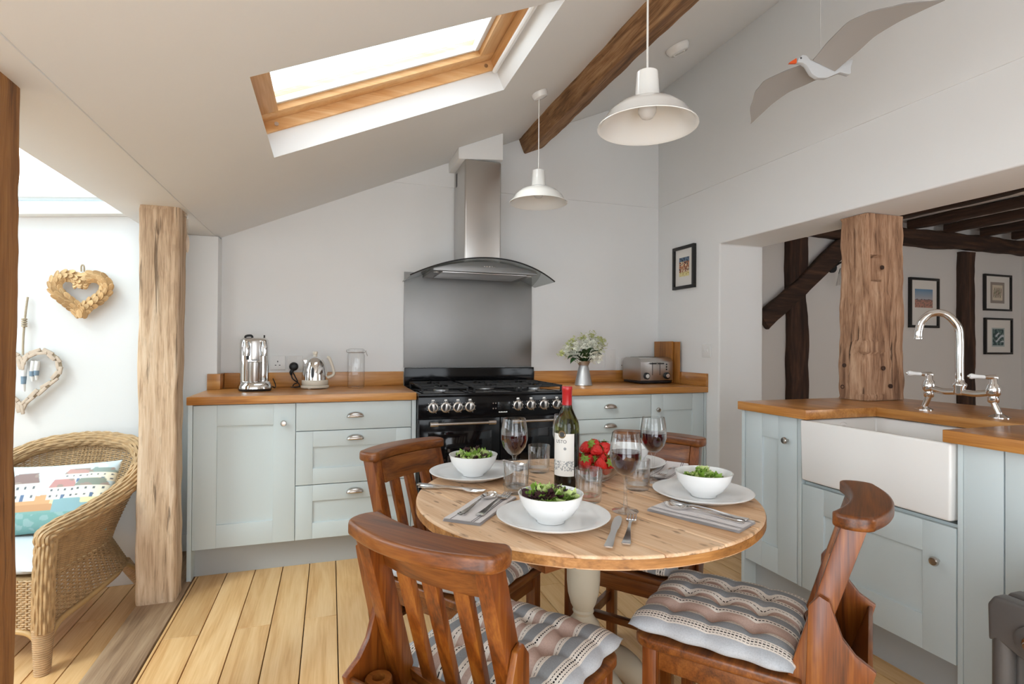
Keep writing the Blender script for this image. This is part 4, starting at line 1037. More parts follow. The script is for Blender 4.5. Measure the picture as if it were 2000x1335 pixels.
m = MB(); m.tube(spline([(-.05, .03, .264), (-.045, .02, .274), (-.02, .015, .276), (-.012, .02, .264)], 5), .006, 8); m.build('lever', 'black_plastic', C, smooth=60)
m = MB(); m.tube([(.05, .03, .264), (.05, .03, .28)], .004, 8); m.build('pin', 'black_plastic', C)
m = MB(); m.tube(spline([(.08, .06, .03), (.10, .05, .012), (.115, .07, .006), (.12, .10, .02), (.11, .13, .05)], 6), .0032, 8); m.build('cord', 'black_plastic', C, smooth=60)
# kettle
K = thing('electric_kettle', 'polished dome kettle with cream handle and base on the left worktop', 'kettle', (-.086, 3.455, WT)); K.scale = (1, 1, 1.1)
m = MB(); m.lathe([(0, .004), (.078, .004), (.081, .008), (.081, .014), (.074, .018), (.07, .02), (0, .02)], 36); m.build('power_base', 'cream', K, smooth=50)
for a in range(3): m = MB(); m.lathe([(0, 0), (.008, 0), (.008, .0045), (0, .0045)], 10, T(.06*math.cos(a*2.1), .06*math.sin(a*2.1), 0)); m.build('foot', 'cream', K)
m = MB(); m.lathe([(.073, .0205), (.075, .024), (.075, .045), (.073, .047), (0, .047)], 36); m.build('skirt', 'cream', K, smooth=50)
m = MB(); m.lathe([(.0735, .047), (.072, .075), (.066, .11), (.055, .14), (.043, .158), (.030, .17), (.022, .173), (0, .174)], 36); m.build('body', 'chrome', K, smooth=60)
m = MB(); m.lathe([(.012, .173), (.010, .18), (.012, .184), (.0145, .189), (.0145, .197), (.012, .2), (0, .2)], 20); m.build('lid_knob', 'cream', K, smooth=50)
m = MB(); m.tube(spline([(.058, .0, .055), (.085, 0, .062), (.105, 0, .075), (.104, 0, .10), (.088, 0, .145), (.078, 0, .165), (.066, 0, .168)], 5), [.0085]*31, 12); m.build('handle', 'cream', K, smooth=60)
m = MB(); m.prism([(-.050, .12), (-.068, .15), (-.073, .157), (-.060, .157), (-.04, .155)], -.014, .014, 'xz'); m.build('spout', 'chrome', K, bevel=.004)
m = MB(); m.prism([(q[0], q[1]) for q in ov(.008, .028, 20, 2.5)], 0, .003, 'xy', T(-.012, -.0705, .088) @ RX(math.pi/2-.1)); m.build('water_gauge', 'black_plastic', K)
m = MB(); m.tube(spline([(-.07, .03, .012), (-.10, .02, .006), (-.125, .04, .006), (-.12, .07, .02), (-.10, .06, .03), (-.115, .08, .06), (-.13, .105, .085), (-.132, .122, .092)], 6), .0032, 8); m.build('cord', 'black_plastic', K, smooth=60)
# clip-top jar
J = thing('storage_jar', 'empty tall clear glass clip-top jar beside the cooker', 'jar', (.15, 3.475, WT)); J.scale = (1, 1, 1.12)
m = MB(); loft(m, [(ov(.048, .048, 32, 4), 0), (ov(.051, .051, 32, 4), .004), (ov(.051, .051, 32, 4), .175), (ov(.047, .047, 32, 3), .188), (ov(.047, .047, 32, 2.2), .196)]); m.build('glass_body', 'glass', J, smooth=50)
m = MB(); m.lathe([(0, .199), (.050, .199), (.051, .203), (.050, .208), (.040, .213), (0, .214)], 32); m.build('lid', 'glass', J, smooth=50)
m = MB(); m.lathe([(.048, .195), (.0505, .196), (.0505, .199), (.048, .2)], 32, closed=True); m.build('seal', 'socket_white', J, smooth=50)
m = MB(); m.tube([(.0515*math.cos(q*.2), .0515*math.sin(q*.2), .191) for q in range(32)], .0016, 6, closed=True); m.build('wire', 'nickel', J)
m = MB(); m.tube([(.052, 0, .191), (.058, 0, .203), (.062, 0, .186), (.068, 0, .172)], .0018, 6); m.build('clip', 'nickel', J)
m = MB(); m.tube([(-.052, 0, .191), (-.058, 0, .20), (-.055, 0, .207)], .0018, 6); m.build('hinge', 'nickel', J)
# sockets and switches
def plate(name, label, x, z, w, h, y=3.609):
    t = thing(name, label, 'socket' if 'socket' in name else 'switch', (x, y, z))
    MB().box(-w/2, w/2, -.009, 0, -h/2, h/2).build('faceplate', 'socket_white', t, bevel=.003); return t
def holes(t, x, z):
    for dx, dz, a, b in ((0, .014, .0028, .0045), (-.0115, -.009, .0042, .0024), (.0115, -.009, .0042, .0024)): MB().box(x+dx-a, x+dx+a, -.0098, -.0088, z+dz-b, z+dz+b).build('pin_hole', 'switch_dark', t)
def rocker(t, x, z): MB().box(x-.006, x+.006, -.0125, -.0085, z-.009, z+.009).build('rocker', 'socket_white', t, bevel=.0015)
t = plate('wall_socket', 'white wall socket between the coffee machine and the black plug', -.305, 1.058, .086, .086); holes(t, 0, -.006); rocker(t, .0, .033)
t = plate('wall_socket', 'white wall socket behind the round black plug', -.205, 1.058, .086, .086); rocker(t, 0, .03)
P_ = thing('power_plug', 'round black plug with cord in the wall socket left of the kettle', 'plug', (-.213, 3.598, 1.035))
m = MB(); m.lathe([(0, 0), (.026, 0), (.027, .006), (.024, .028), (.018, .033), (0, .034)], 24, RX(math.pi/2)); m.build('body', 'black_plastic', P_, smooth=50)
m = MB(); m.tube(spline([(-.004, -.02, -.018), (-.014, -.022, -.034), (-.012, -.022, -.052)], 5), [.012, .0115, .011, .0105, .01, .01, .009, .008, .007, .006, .005], 10); m.build('cord_grip', 'black_plastic', P_, smooth=60)
m = MB(); m.tube(spline([(-.012, -.022, -.05), (-.004, -.026, -.075), (.03, -.05, -.10), (.035, -.08, -.118), (.0, -.085, -.121), (-.01, -.07, -.12)], 6), .0032, 8); m.build('cord', 'black_plastic', P_, smooth=60)
t = plate('wall_switch', 'tall white switch plate behind the white flowers', 1.975, 1.075, .085, .145); rocker(t, .01, .02)
t = plate('wall_socket', 'white wall socket half hidden behind the toaster', 2.082, 1.045, .086, .086); holes(t, 0, -.006)
t = thing('light_switch', 'white double light switch on the wall under the small picture', 'switch', (2.389, 3.033, 1.147), -math.pi/2)
MB().box(-.043, .043, -.009, 0, -.043, .043).build('faceplate', 'socket_white', t, bevel=.003); rocker(t, -.012, 0); rocker(t, .012, 0)
# galvanised jug of flowers
J = thing('flower_jug', 'galvanised metal jug holding white flowers right of the cooker', 'jug', (1.604, 3.29, WT))
m = MB(); m.lathe([(0, .001), (.058, .001), (.060, .004), (.057, .012), (.056, .020), (.044, .075), (.034, .120), (.031, .130), (.036, .142), (.046, .160), (.0475, .162), (.045, .160), (.034, .141), (.029, .130), (0, .125)], 40); m.build('body', 'galvanised', J, smooth=50)
F = thing('flower_bunch', 'bunch of white and lime green blossoms with dark leaves in the galvanised jug', 'flowers', (1.604, 3.29, WT+.13))
rnd = random.Random(5)
def sprig(m, c, n, spread, rnd, sz=.012):
    for _ in range(n):
        p = Vector(c)+Vector((rnd.gauss(0, spread), rnd.gauss(0, spread), rnd.gauss(0, spread*.9)))
        M = T(*p) @ RZ(rnd.uniform(0, 6.28)) @ RX(rnd.uniform(-1.2, 1.2)) @ RY(rnd.uniform(-.7, .7))
        for k in range(5):
            a = k*1.257; c1, s1 = math.cos(a), math.sin(a); c2, s2 = math.cos(a+.45), math.sin(a+.45); c3, s3 = math.cos(a-.45), math.sin(a-.45)
            m.add([(0, 0, 0), (sz*.6*c3, sz*.6*s3, sz*.25), (sz*c1, sz*s1, sz*.1), (sz*.6*c2, sz*.6*s2, sz*.25)], [(0, 1, 2, 3)], M)
heads = [(-.105, -.02, .115), (-.07, -.03, .135), (-.075, .01, .095), (-.03, -.03, .125), (-.12, 0, .085), (.0, -.03, .15), (.035, -.04, .125), (.065, -.02, .16), (.075, -.03, .12), (.04, -.03, .09), (.085, -.03, .075), (.055, -.03, .055), (.105, -.01, .14), (-.055, -.03, .075), (.02, .02, .165)]
for c in heads:
    m = MB(); sprig(m, c, 44, .019, rnd, .0145); m.build('blossom', 'petal', F, smooth=0)
    s_ = MB(); s_.tube(spline([(c[0]*.12, c[1]*.12, .01), (c[0]*.45, c[1]*.45, c[2]*.5), c], 5), .0016, 5); s_.build('stem', 'leaf_dark', F, smooth=60)
for c in ((-.095, -.02, .16), (-.165, -.01, .085), (-.02, -.02, .185), (.05, -.02, .205), (.095, -.02, .175), (.12, -.02, .165), (.08, -.035, .145), (.15, 0, .135), (.1, -.03, .11), (-.11, -.02, .135)):
    m = MB(); sprig(m, c, 22, .013, rnd, .012); m.build('bud_cluster', 'petal_green', F, smooth=0)
    s_ = MB(); s_.tube(spline([(c[0]*.12, c[1]*.12, .01), (c[0]*.5, c[1]*.45, c[2]*.5), c], 5), .0014, 5); s_.build('stem', 'leaf_dark', F, smooth=60)
for k, (a, l, dz) in enumerate(((3.5, .13, -.02), (3.9, .11, .02), (3.2, .12, .01), (4.4, .10, .04), (3.0, .09, .04), (5.4, .09, .03), (5.9, .10, .01), (2.6, .10, .02), (4.9, .08, .05), (.4, .09, .03), (3.7, .14, -.05))):
    w = l*.2; M = T(0, 0, .03) @ RZ(a)
    m = MB(); m.grid(8, 4, lambda u, v: (.02+u*l, (v-.5)*2*w*math.sin(math.pi*min(1, .1+.9*u))**.8, .05*math.sin(u*2.4)+dz*u+.012*abs(v-.5)), M); m.build('leaf', 'leaf_dark', F, smooth=80)
# toaster
Tt = thing('toaster', 'brushed steel four slot toaster in front of the wooden boards', 'toaster', (2.190, 3.44, WT), math.radians(4))
MB().box(-.133, .133, -.105, .105, .004, .022).build('foot_plate', 'black_plastic', Tt, bevel=.004)
m = MB(); m.prism([(-.112, .022), (.112, .022), (.112, .155), (.098, .178), (.07, .186), (-.07, .186), (-.098, .178), (-.112, .155)], -.138, .138, 'yz', RZ(0)); m.build('body', 'steel', Tt, bevel=.004)
for y in (-.05, .05):
    MB().box(-.105, .105, y-.012, y+.012, .1855, .1875).build('slot', 'black_plastic', Tt, bevel=.001)
for x in (-.04, .025):
    MB().box(x-.002, x+.002, -.1135, -.1115, .06, .15).build('lever_track', 'black_plastic', Tt)
    MB().box(x-.02, x+.02, -.135, -.112, .138, .147).build('lever', 'black_plastic', Tt, bevel=.003)
for x in (-.092, .082):
    m = MB(); m.lathe([(0, 0), (.024, 0), (.024, .012), (.019, .014), (0, .014)], 24, T(x, -.112, .055) @ RX(math.pi/2)); k = m.build('dial', 'black_plastic', Tt, smooth=50)
    m = MB(); m.lathe([(0, .014), (.016, .014), (.015, .019), (0, .019)], 24, T(x, -.112, .055) @ RX(math.pi/2)); m.build('dial_cap', 'chrome', k, smooth=50)
for z in (.10, .118, .136):
    for x in (.082,): m = MB(); m.lathe([(0, 0), (.006, 0), (.005, .003), (0, .003)], 12, T(x, -.1125, z) @ RX(math.pi/2)); m.build('button', 'black_plastic', Tt)
o = MB().box(-.006, .006, -.115, .115, 0, .30).build('chopping_board', 'board_wood', bevel=.003); o.location = (2.3485, 3.472, WT+.001); tag(o, 'upright oak chopping board standing between the toaster and the right wall', 'chopping board')
o = MB().box(-.0055, .0055, -.125, .125, 0, .297).build('chopping_board', 'board_wood', bevel=.003); o.location = (2.3618, 3.42, WT+.001); tag(o, 'second chopping board closest to the right wall beside the toaster, seen edge-on', 'chopping board')

# ================================================================ pictures
def picture(label, loc, rz, w, h, fw, fn, iw, ih, idz=0, mat_col=(.78, .75, .70)):
    P = thing('framed_picture', label, 'picture', loc, rz)
    for nm_, a in (('frame_rail', (-w/2, w/2, h/2-fw, h/2)), ('frame_rail', (-w/2, w/2, -h/2, -h/2+fw)), ('frame_stile', (-w/2, -w/2+fw, -h/2+fw, h/2-fw)), ('frame_stile', (w/2-fw, w/2, -h/2+fw, h/2-fw))):
        MB().box(a[0], a[1], -.024, -.001, a[2], a[3]).build(nm_, 'frame_black', P, bevel=.001)
    MB().box(-w/2+fw, w/2-fw, -.010, -.006, -h/2+fw, h/2-fw).build('mount', 'paper', P)
    m = MB(); m.grid(48, 48, lambda u, v: ((u-.5)*iw, -.0106, idz+(v-.5)*ih)); o = m.build('print', 'print', P, smooth=0)
    paint(o, lambda c: fn(c.x/iw+.5, (c.z-idz)/ih+.5))
    return P
def art_people(u, v):
    n = nz(u*9, v*9, 3)
    if v > .78: return srgb('#5f7388') if n > -.1 else srgb('#2c3440')
    if v < .22: return srgb('#e0d49a') if n > -.2 else srgb('#b9a468')
    if n > .18: return srgb('#7c3f2c')
    if n < -.25: return srgb('#3c3440')
    return srgb('#e3cfae') if nz(u*5, v*5, 8) > 0 else srgb('#c98f6a')
def art_sea(u, v):
    n = nz(u*12, v*12, 1)*.06
    if v > .45+n:
        t = min(1, (v-.45)/.55); return tuple(a+(b-a)*t for a, b in zip(srgb('#b4b4b8'), srgb('#6a93b4')))
    if v > .40: return srgb('#7a6a6c')
    return srgb('#b98678') if nz(u*14, v*10, 4) > -.1 else srgb('#8d776a')
def art_leaves(u, v):
    if not (.14 < u < .86 and .14 < v < .86): return srgb('#9a8f86')
    x = (u-.5)*9; k = abs((x+(v-.5)*1.2) % 1-.5)
    if .25 < v < .75 and .22 < u < .78 and k < .28-abs(v-.5)*.5: return srgb('#4d5c38') if (int(x) % 2) else srgb('#5a4b35')
    return srgb('#d5c8b4')
def art_fish(u, v):
    if not (.08 < u < .92 and .08 < v < .92): return srgb('#b9c1be')
    s = math.sin((v*9+math.sin(u*5+.5)*1.6)*2.2)
    if .25 < v < .75 and .3 < u < .95 and s > .25: return srgb('#c4ccd0')
    return srgb('#3f5354') if nz(u*8, v*8, 2) > -.15 else srgb('#6f8682')
picture('small black framed print of bathers on the wall left of the opening', (2.389, 3.27, 1.735), -math.pi/2, .245, .245*1.24, .022, art_people, .115, .135, .005)
yf = 3.449
picture('tall framed seascape print behind the tap', (5.03, yf, 1.578), 0, .37, .445, .022, art_sea, .225, .165, .04)
picture('framed leaf print on the far wall above another picture', (6.02, yf, 1.705), 0, .385, .345, .018, art_leaves, .20, .20, 0)
picture('framed grey fish print on the far wall below the leaf print', (6.03, yf, 1.292), 0, .39, .345, .018, art_fish, .185, .18, -.01)
# wall lamp, half hidden by the oak post
S = thing('wall_lamp', 'small dark wall lamp half hidden behind the thick oak post', 'lamp', (3.955, 3.448, 1.84))
m = MB(); m.lathe([(0, 0), (.045, 0), (.045, .015), (.02, .025), (0, .025)], 24, RX(math.pi/2)); m.build('backplate', 'black_iron', S, smooth=50)
m = MB(); m.tube(spline([(0, -.02, 0), (0, -.10, .03), (0, -.12, -.02)], 6), .008, 8); m.build('arm', 'black_iron', S, smooth=60)
m = MB(); m.lathe([(.03, -.02), (.035, -.03), (.06, -.16), (.058, -.16), (.033, -.03)], 28, T(0, -.12, 0), closed=True); m.build('shade', 'glass', S, smooth=50)

# ================================================================ pendants, alarm, gull
shp = [(.030, .172), (.033, .170), (.040, .085), (.044, .080), (.062, .078), (.100, .060), (.128, .035), (.148, .004), (.157, -.002), (.157, -.005), (.147, .000), (.126, .031), (.098, .056), (.060, .073), (.036, .076), (.028, .165)]
def pendant(x, y, zr, label):
    P = thing('pendant_lamp', label, 'lamp', (x, y, zr), group='white enamel pendants')
    m = MB(); m.lathe(shp, 48, closed=True); m.build('shade', 'enamel_white', P, smooth=40)
    m = MB(); m.lathe([(0, .176), (.012, .176), (.029, .171), (.029, .165), (0, .165)], 24); m.build('cap', 'enamel_white', P, smooth=40)
    m = MB(); m.lathe([(0, .02), (.018, .026), (.028, .042), (.029, .056), (.022, .075), (.014, .09), (.014, .12), (0, .12)], 24); m.build('bulb', 'bulb', P, smooth=60)
    zt = zc(x)-zr
    m = MB(); m.tube([(0, 0, .175), (0, 0, zt-.028)], .0032, 8); m.build('flex', 'enamel_white', P)
    m = MB(); Mr = T(0, 0, zt-.001) @ RY(-math.atan(SL)); m.lathe([(0, 0), (.045, 0), (.045, -.012), (.038, -.028), (.010, -.034), (0, -.034)], 28, Mr); m.build('ceiling_rose', 'enamel_white', P, smooth=40)
pendant(1.057, 2.73, 1.945, 'white enamel pendant lamp hanging by the extractor hood')
pendant(.95, 1.5, 1.872, 'white enamel pendant lamp hanging above the table nearer the camera')
A = thing('smoke_alarm', 'round white smoke alarm on the sloping ceiling right of the beam', 'smoke alarm', (1.871, 2.649, zc(1.871)))
Mr = RY(-math.atan(SL)); m = MB(); m.lathe([(0, -.001), (.066, -.001), (.068, -.006), (.066, -.020), (.056, -.036), (.05, -.040), (0, -.040)], 36, Mr); m.build('housing', 'enamel_white', A, smooth=40)
m = MB(); m.lathe([(.030, -.0405), (.034, -.0405), (.034, -.044), (.030, -.044)], 28, Mr, closed=True); m.build('grille', 'socket_white', A)
# gull mobile
G = thing('gull_mobile', 'white wooden seagull mobile with orange beak hanging below the ceiling', 'mobile', (1.70, 1.53, 2.195))
bd = [(-.100, .012), (-.094, .028), (-.078, .042), (-.062, .040), (-.045, .024), (-.01, .020), (.05, .020), (.088, .024), (.122, .042), (.128, .042), (.118, .012), (.118, -.010), (.112, -.016), (.075, -.010), (.045, -.024), (.02, -.036), (-.015, -.038), (-.04, -.026), (-.062, .004), (-.078, .012)]
YR = math.radians(-10)
m = MB(); m.prism(bd, -.009, .009, 'xz', RZ(YR)); m.build('body', 'gull_white', G, bevel=.003)
m = MB(); m.prism([(-.099, .030), (-.124, .014), (-.128, .008), (-.099, .011)], -.005, .005, 'xz', RZ(YR)); m.build('beak', 'beak', G, bevel=.001)
m = MB(); m.lathe([(0, 0), (.0035, 0), (.0035, .001), (0, .001)], 12, RZ(YR) @ T(-.085, -.0092, .028) @ RX(math.pi/2)); m.build('eye', 'switch_dark', G)
LEAD = [(0, -.030), (.25, -.052), (.45, -.064), (.60, -.050), (.80, -.008), (1, .060)]
TRAIL = [(0, .066), (.25, .058), (.45, .046), (.65, .048), (.85, .056), (1, .062)]
def at_(tab, s):
    for (a, p), (b, q) in zip(tab, tab[1:]):
        if s <= b: t_ = (s-a)/(b-a); t_ = t_*t_*(3-2*t_)*.4+t_*.6; return p+(q-p)*t_
    return tab[-1][1]
def wing(d0, d1):
    """thin wooden wing from the body at d0 to the tip at d1"""
    m = MB(); ax = (Vector(d1)-Vector(d0)); Ls = ax.length; ax.normalize(); across = Vector((math.cos(YR), math.sin(YR), -.35)).normalized(); nrm = across.cross(ax).normalized()
    def fn(k):
        def g(u, v):
            s = u if k > 0 else 1-u; a, b = at_(LEAD, s), at_(TRAIL, s)
            return Vector(d0)+ax*(s*Ls)+across*(a+(b-a)*v)+nrm*(.0025*k)+Vector((0, 0, .04*math.sin(s*math.pi)*Ls))
        return g
    m.grid(28, 4, fn(1)); m.grid(28, 4, fn(-1))
    for e in (0, 1): m.grid(28, 1, lambda u, v: fn(1)(u, e)*(1-v)+fn(-1)(1-u, e)*v)
    return m
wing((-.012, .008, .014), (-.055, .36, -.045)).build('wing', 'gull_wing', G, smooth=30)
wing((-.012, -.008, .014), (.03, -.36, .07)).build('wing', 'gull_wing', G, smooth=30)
m = MB(); m.tube([(0, 0, .02), (0, 0, zc(1.70)-2.195)], .0006, 4); m.build('thread', 'socket_white', G)

# ================================================================ garden room things
YA = 3.2985
def heart(t):
    x = 16*math.sin(t)**3; y = 13*math.cos(t)-5*math.cos(2*t)-2*math.cos(3*t)-math.cos(4*t); return x/16, y/16
H1 = thing('heart_wreath', 'heart shaped wreath of overlapping wooden chips on the white wall', 'wreath', (-1.185, YA-.005, 1.43))
m = MB(); ring = []
for k in range(60):
    x, y = heart(2*math.pi*k/60); ring.append((x*.108, -.025, y*.105-.003))
m.tube(ring, .020, 10, closed=True); m.build('core', 'chip_wood', H1, smooth=60)
cm_ = MB(); out = ov(.023, .0125, 14, 2.2); cm_.prism(out, 0, .004); chip = None
rnd = random.Random(9)
for k in range(34):
    t_ = 2*math.pi*(k+.5)/34; x, y = heart(t_); x2, y2 = heart(t_+.02*(1 if t_ < math.pi else -1)); dx, dz = (x2-x)*.108, (y2-y)*.105
    ang = math.atan2(dz, dx); nx, nz_ = -math.sin(ang), math.cos(ang)
    for row, (off, dep) in enumerate(((-.019, -.040), (0, -.049), (.019, -.040))):
        px_, pz_ = x*.108+nx*off, y*.105-.003+nz_*off
        if chip is None: chip = cm_.build('chip', 'chip_wood', H1, bevel=.0008, seg=1); o = chip
        else: o = chip.copy(); COL.objects.link(o)
        M = T(px_, dep+rnd.uniform(-.002, .002), pz_) @ Matrix(((math.cos(ang), 0, -math.sin(ang), 0), (0, 1, 0, 0), (math.sin(ang), 0, math.cos(ang), 0), (0, 0, 0, 1))) @ RX(math.pi/2+(off/.019)*-.5) @ RY(.40) @ RZ(rnd.uniform(-.2, .2))
        o.parent = H1; o.matrix_local = M
m = MB(); m.tube(spline([(-.006, -.02, .10), (-.006, -.022, .125), (0, -.022, .133), (.006, -.022, .125), (.006, -.02, .10)], 4), .004, 8); m.build('hanging_loop', 'rope', H1, smooth=60)
H2 = thing('driftwood_heart', 'driftwood heart hanging on a knotted rope left of the chair', 'wreath', (-1.425, YA-.004, 1.02))
m = MB(); ring = []
for k in range(60):
    x, y = heart(2*math.pi*k/60); ring.append((x*.15, -.018, y*.155-.01))
m.tube(ring, .010, 8, closed=True); m.build('core', 'rope', H2, smooth=60)
st = None; rnd = random.Random(3)
for k in range(44):
    t_ = 2*math.pi*(k+.5)/44; x, y = heart(t_); x2, y2 = heart(t_+.03); dx, dz = (x2-x)*.15, (y2-y)*.155; ang = math.atan2(dz, dx)
    if st is None: st = MB().box(-.022, .022, -.007, .007, -.007, .007).build('driftwood_stick', 'drift', H2, bevel=.003); o = st
    else: o = st.copy(); COL.objects.link(o)
    off = (k % 2)*.013-.006
    M = T(x*.15-math.sin(ang)*off, -.030+rnd.uniform(-.004, .004), y*.155-.01+math.cos(ang)*off) @ RY(-ang+rnd.uniform(-.15, .15)) @ Matrix.Diagonal((rnd.uniform(.7, 1.25), 1, rnd.uniform(.8, 1.3), 1))
    o.parent = H2; o.matrix_local = M
m = MB(); m.tube(spline([(.0, -.02, .09), (.0, -.018, .18), (.006, -.014, .3), (.012, -.010, .375)], 5), .005, 8); m.build('rope', 'rope', H2, smooth=60)
for k in range(4): m = MB(); m.lathe([(0, -.006), (.011, -.004), (.012, 0), (.011, .004), (0, .006)], 12, T(.003, -.018, .232+k*.011)); m.build('knot_turn', 'rope', H2, smooth=60)
for k, (x, l) in enumerate(((.012, .15), (.045, .10), (.062, .095))):
    m = MB(); m.tube([(x, -.025, .062), (x-.006, -.025, .062-l*.6), (x-.003, -.025, .062-l)], [.011, .010, .005], 10); q = m.build('wooden_float', 'socket_white', H2, smooth=60)
    m = MB(); m.tube([(x-.005, -.025, .062-l*.50), (x-.006, -.025, .062-l*.75)], [.0112, .0098], 10); m.build('painted_band', 'bluewash', q, smooth=60)
# ---------------------------------------------------------------- wicker armchair
WC = thing('wicker_armchair', 'woven wicker tub armchair beside the pale post', 'armchair', (-1.195, 2.885, -.07), math.radians(-14)); WC.scale = (.90, .90, .95)
half_r = [(.30, -.33, .56), (.335, -.15, .575), (.365, .06, .63), (.355, .22, .71), (.25, .345, .775), (.10, .39, .80), (0, .397, .805)]
half_w = [(.275, -.30, .36), (.275, -.15, .36), (.27, .02, .36), (.245, .14, .36), (.17, .225, .36), (.08, .25, .36), (0, .255, .36)]
half_s = [(.285, -.31, .17), (.29, -.15, .185), (.305, .04, .21), (.30, .18, .225), (.215, .285, .225), (.09, .32, .225), (0, .325, .225)]
def full(h): return spline([p for p in h]+[(-x, y, z) for x, y, z in h[-2::-1]], 10)
RM, WS, SK = full(half_r), full(half_w), full(half_s); NP_ = len(RM)
def surf(i, v):
    """v 0 rim .. 1 waist .. 2 skirt"""
    a, b, c_ = RM[i], WS[i], SK[i]
    if v < 1:
        e = v*v*(3-2*v)*.35+v*.65; return a.lerp(b, v)+Vector((0, 0, 0)) if False else Vector((a.x+(b.x-a.x)*e, a.y+(b.y-a.y)*e, a.z+(b.z-a.z)*v))
    return b.lerp(c_, v-1)
def row(m, v, ph, r=.0036, amp=.004):
    pts = []
    for i in range(NP_):
        p = surf(i, v); d = (p-Vector((0, -.02, p.z))).normalized()
        pts.append(p+d*(amp*(1 if (i+ph) % 2 else -1)))
    m.tube(pts, r, 5)
m = MB(); R1 = 46
for k in range(R1): row(m, .03+.95*k/R1, k)
stuff(m.build('woven_back', 'wicker', WC, smooth=60))
m = MB()
for k in range(24): row(m, 1.0+.99*k/23, k)
stuff(m.build('woven_skirt', 'wicker', WC, smooth=60))
m = MB()
for i in range(0, NP_, 2): m.tube([surf(i, v/10) for v in range(21)], .004, 5)
stuff(m.build('woven_stakes', 'wicker', WC, smooth=60))
# thick braided rim of many strands, running down into the front posts
path = spline([(.295, -.365, .17), (.30, -.37, .35), (.30, -.362, .50), (.302, -.345, .545)]+half_r[1:]+[(-x, y, z) for x, y, z in half_r[-2:0:-1]]+[(-.302, -.345, .545), (-.30, -.362, .50), (-.30, -.37, .35), (-.295, -.365, .17)], 12)
m = MB(); NS = 16; n_ = len(path)
for s in range(NS):
    pts = []
    for i, p in enumerate(path):
        d = (path[min(i+1, n_-1)]-path[max(i-1, 0)]).normalized()
        sd = Vector((p.x, p.y+.05, 0)); sd = (sd-d*sd.dot(d)).normalized(); ud = d.cross(sd)
        a = 6.283*s/NS; w = 1+.10*math.sin(i*.9+s*math.pi); e = .036+.010*max(0, 1-abs(i/(n_-1)-.5)*4)*0
        pts.append(p+(sd*math.cos(a)*e*1.15+ud*math.sin(a)*e*.85)*w)
    m.tube(pts, .0072, 5)
stuff(m.build('braided_rim', 'wicker', WC, smooth=60))
m = MB(); m.tube(path, .031, 10); m.build('rim_core', 'wicker', WC, smooth=60)
# front apron
m = MB()
for k in range(22):
    z = .175+k*.0088; m.tube([(-.27+.54*i/40, -.36+(.004 if (i+k) % 2 else -.004), z) for i in range(41)], .0042, 5)
for i in range(28): m.tube([(-.265+.53*i/27, -.36, .172), (-.265+.53*i/27, -.36, .365)], .004, 5)
stuff(m.build('woven_apron', 'wicker', WC, smooth=60))
m = MB(); m.prism([(x, y) for x, y in [(.27, -.345), (.265, .02), (.235, .14), (.16, .215), (0, .24), (-.16, .215), (-.235, .14), (-.265, .02), (-.27, -.345)]], .34, .355); m.build('seat_deck', 'wicker', WC)
def wrapleg(a, b, r0, r1):
    a, b = Vector(a), Vector(b); m = MB(); m.tube([a, b], [r0, r1], 12); Ln = (b-a).length; d = (b-a)/Ln; x = d.orthogonal().normalized(); y = d.cross(x); pts = []
    n = int(Ln/.0085)*12
    for i in range(n+1): t_ = i/n; q = 6.283*i/12; r = r0+(r1-r0)*t_+.001; pts.append(a+d*Ln*t_+(x*math.cos(q)+y*math.sin(q))*r)
    m.tube(pts, .0034, 5); return m
for s in (1, -1):
    wrapleg((s*.297, -.366, .185), (s*.300, -.372, .002), .036, .025).build('leg', 'wicker_wrap', WC, smooth=60)
    wrapleg((s*.255, .235, .215), (s*.335, .345, .003), .026, .022).build('leg', 'wicker_wrap', WC, smooth=60)
    m = MB(); m.tube(spline([(s*.298, -.345, .105), (s*.30, -.28, .165), (s*.303, -.12, .182), (s*.305, .08, .205), (s*.285, .2, .215), (s*.31, .30, .13)], 6), .012, 8); m.build('side_cane', 'cane', WC, smooth=60)
m = MB(); m.tube(spline([(.28, -.362, .10), (.235, -.362, .155), (.12, -.362, .170), (0, -.362, .172), (-.12, -.362, .170), (-.235, -.362, .155), (-.28, -.362, .10)], 6), .011, 8); m.build('front_cane', 'cane', WC, smooth=60)
def pillow(a, b, h, n=(70, 44), e=4):
    m = MB()
    def up(s):
        def fn(u, v):
            x, y = 2*u-1, 2*v-1
            if s < 0: x = -x
            k = max(0, 1-abs(x)**e)**.6*max(0, 1-abs(y)**e)**.6
            px_ = x*a*(1-.05*(1-abs(y)**2)*abs(x)**3); py_ = y*b*(1-.06*(1-abs(x)**2)*abs(y)**3)
            return (px_, py_, s*h*k)
        return fn
    m.grid(n[0], n[1], up(1)); m.grid(n[0], n[1], up(-1)); return m
SP = pillow(.218, .238, .030, (30, 30), 8).build('seat_pad', 'seat_pad', smooth=80)
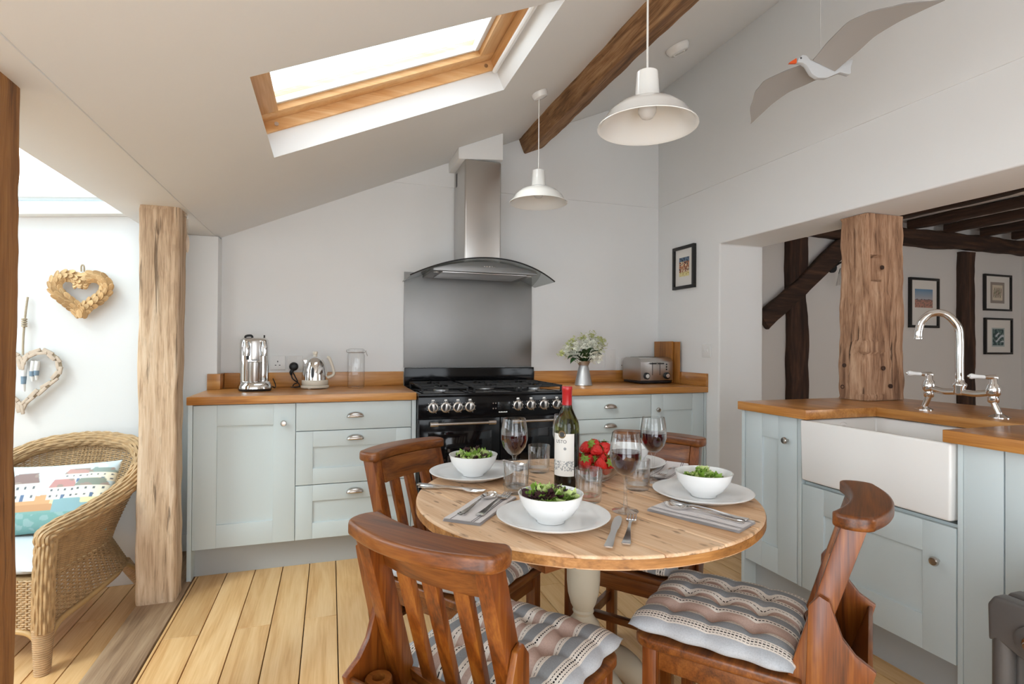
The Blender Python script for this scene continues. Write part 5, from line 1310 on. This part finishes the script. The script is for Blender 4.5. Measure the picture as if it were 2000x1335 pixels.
Rm = RZ(math.radians(-14)); q = T(-1.195, 2.885, -.07) @ Rm
SP.matrix_world = q @ T(0, -.07, .372); tag(SP, 'pale blue-white seat pad on the wicker armchair', 'seat pad')
HOUSE = [(.40, .34, .46, .40, '#f3efe4', '#c09a92'), (.78, .36, .40, .40, '#eee9d4', '#93a29c'), (-.50, -.12, .56, .80, '#f1efe6', '#94807c'), (.20, -.12, .46, .56, '#efece2', '#c29490'), (.66, -.10, .52, .54, '#f0ecd8', '#8f978c'), (-.96, -.12, .24, .55, '#e2c8c0', '#c8a9a4')]
def village(c):
    x, y = c.x/.24, c.y/.155
    n = nz(x*6, y*6, 2)
    col = srgb('#cfe0e6') if n < .1 else srgb('#dfe9ea')
    if y < .02+.05*n: col = srgb('#e9dfae') if x > .05 else srgb('#d3a87f')
    for hx, hy, w, h, wc, rc in HOUSE:
        dx, dy = x-hx, y-hy
        if abs(dx) < w/2 and 0 <= dy < h*.62:
            col = srgb(wc)
            gx, gy = ((dx/w+.5)*4) % 1, ((dy/(h*.62))*2) % 1
            if .32 < gx < .62 and .35 < gy < .72: col = srgb('#6f7377')
            if abs(dx-w*.08) < w*.055 and dy < h*.25: col = srgb('#6c7f9c')
        elif 0 <= dy-h*.62 < h*.38 and abs(dx) < w/2*(1.04-.3*(dy-h*.62)/(h*.38)): col = srgb(rc) if n > -.25 else srgb('#a3938a')
    if y < -.22+.06*nz(x*4, 1, 1)+(.12 if .1 < x < .55 else 0): col = srgb('#8fb0b6') if x > .1 else srgb('#a2765a') if y > -.34 and x < -.62 else srgb('#c99b74') if y > -.40 else srgb('#86ada6')
    if y < -.46+.07*nz(x*3, 2, 1): col = srgb('#7fa9a4') if n > -.1 else srgb('#97b6b4')
    return col
PW = pillow(.24, .155, .055, (150, 96)).build('scatter_cushion', 'canvas_print', smooth=80); paint(PW, village)
PW.matrix_world = q @ T(.03, .065, .55) @ RX(math.radians(64)) @ RZ(.06) ; tag(PW, 'painted village scatter cushion leaning in the wicker armchair', 'cushion')
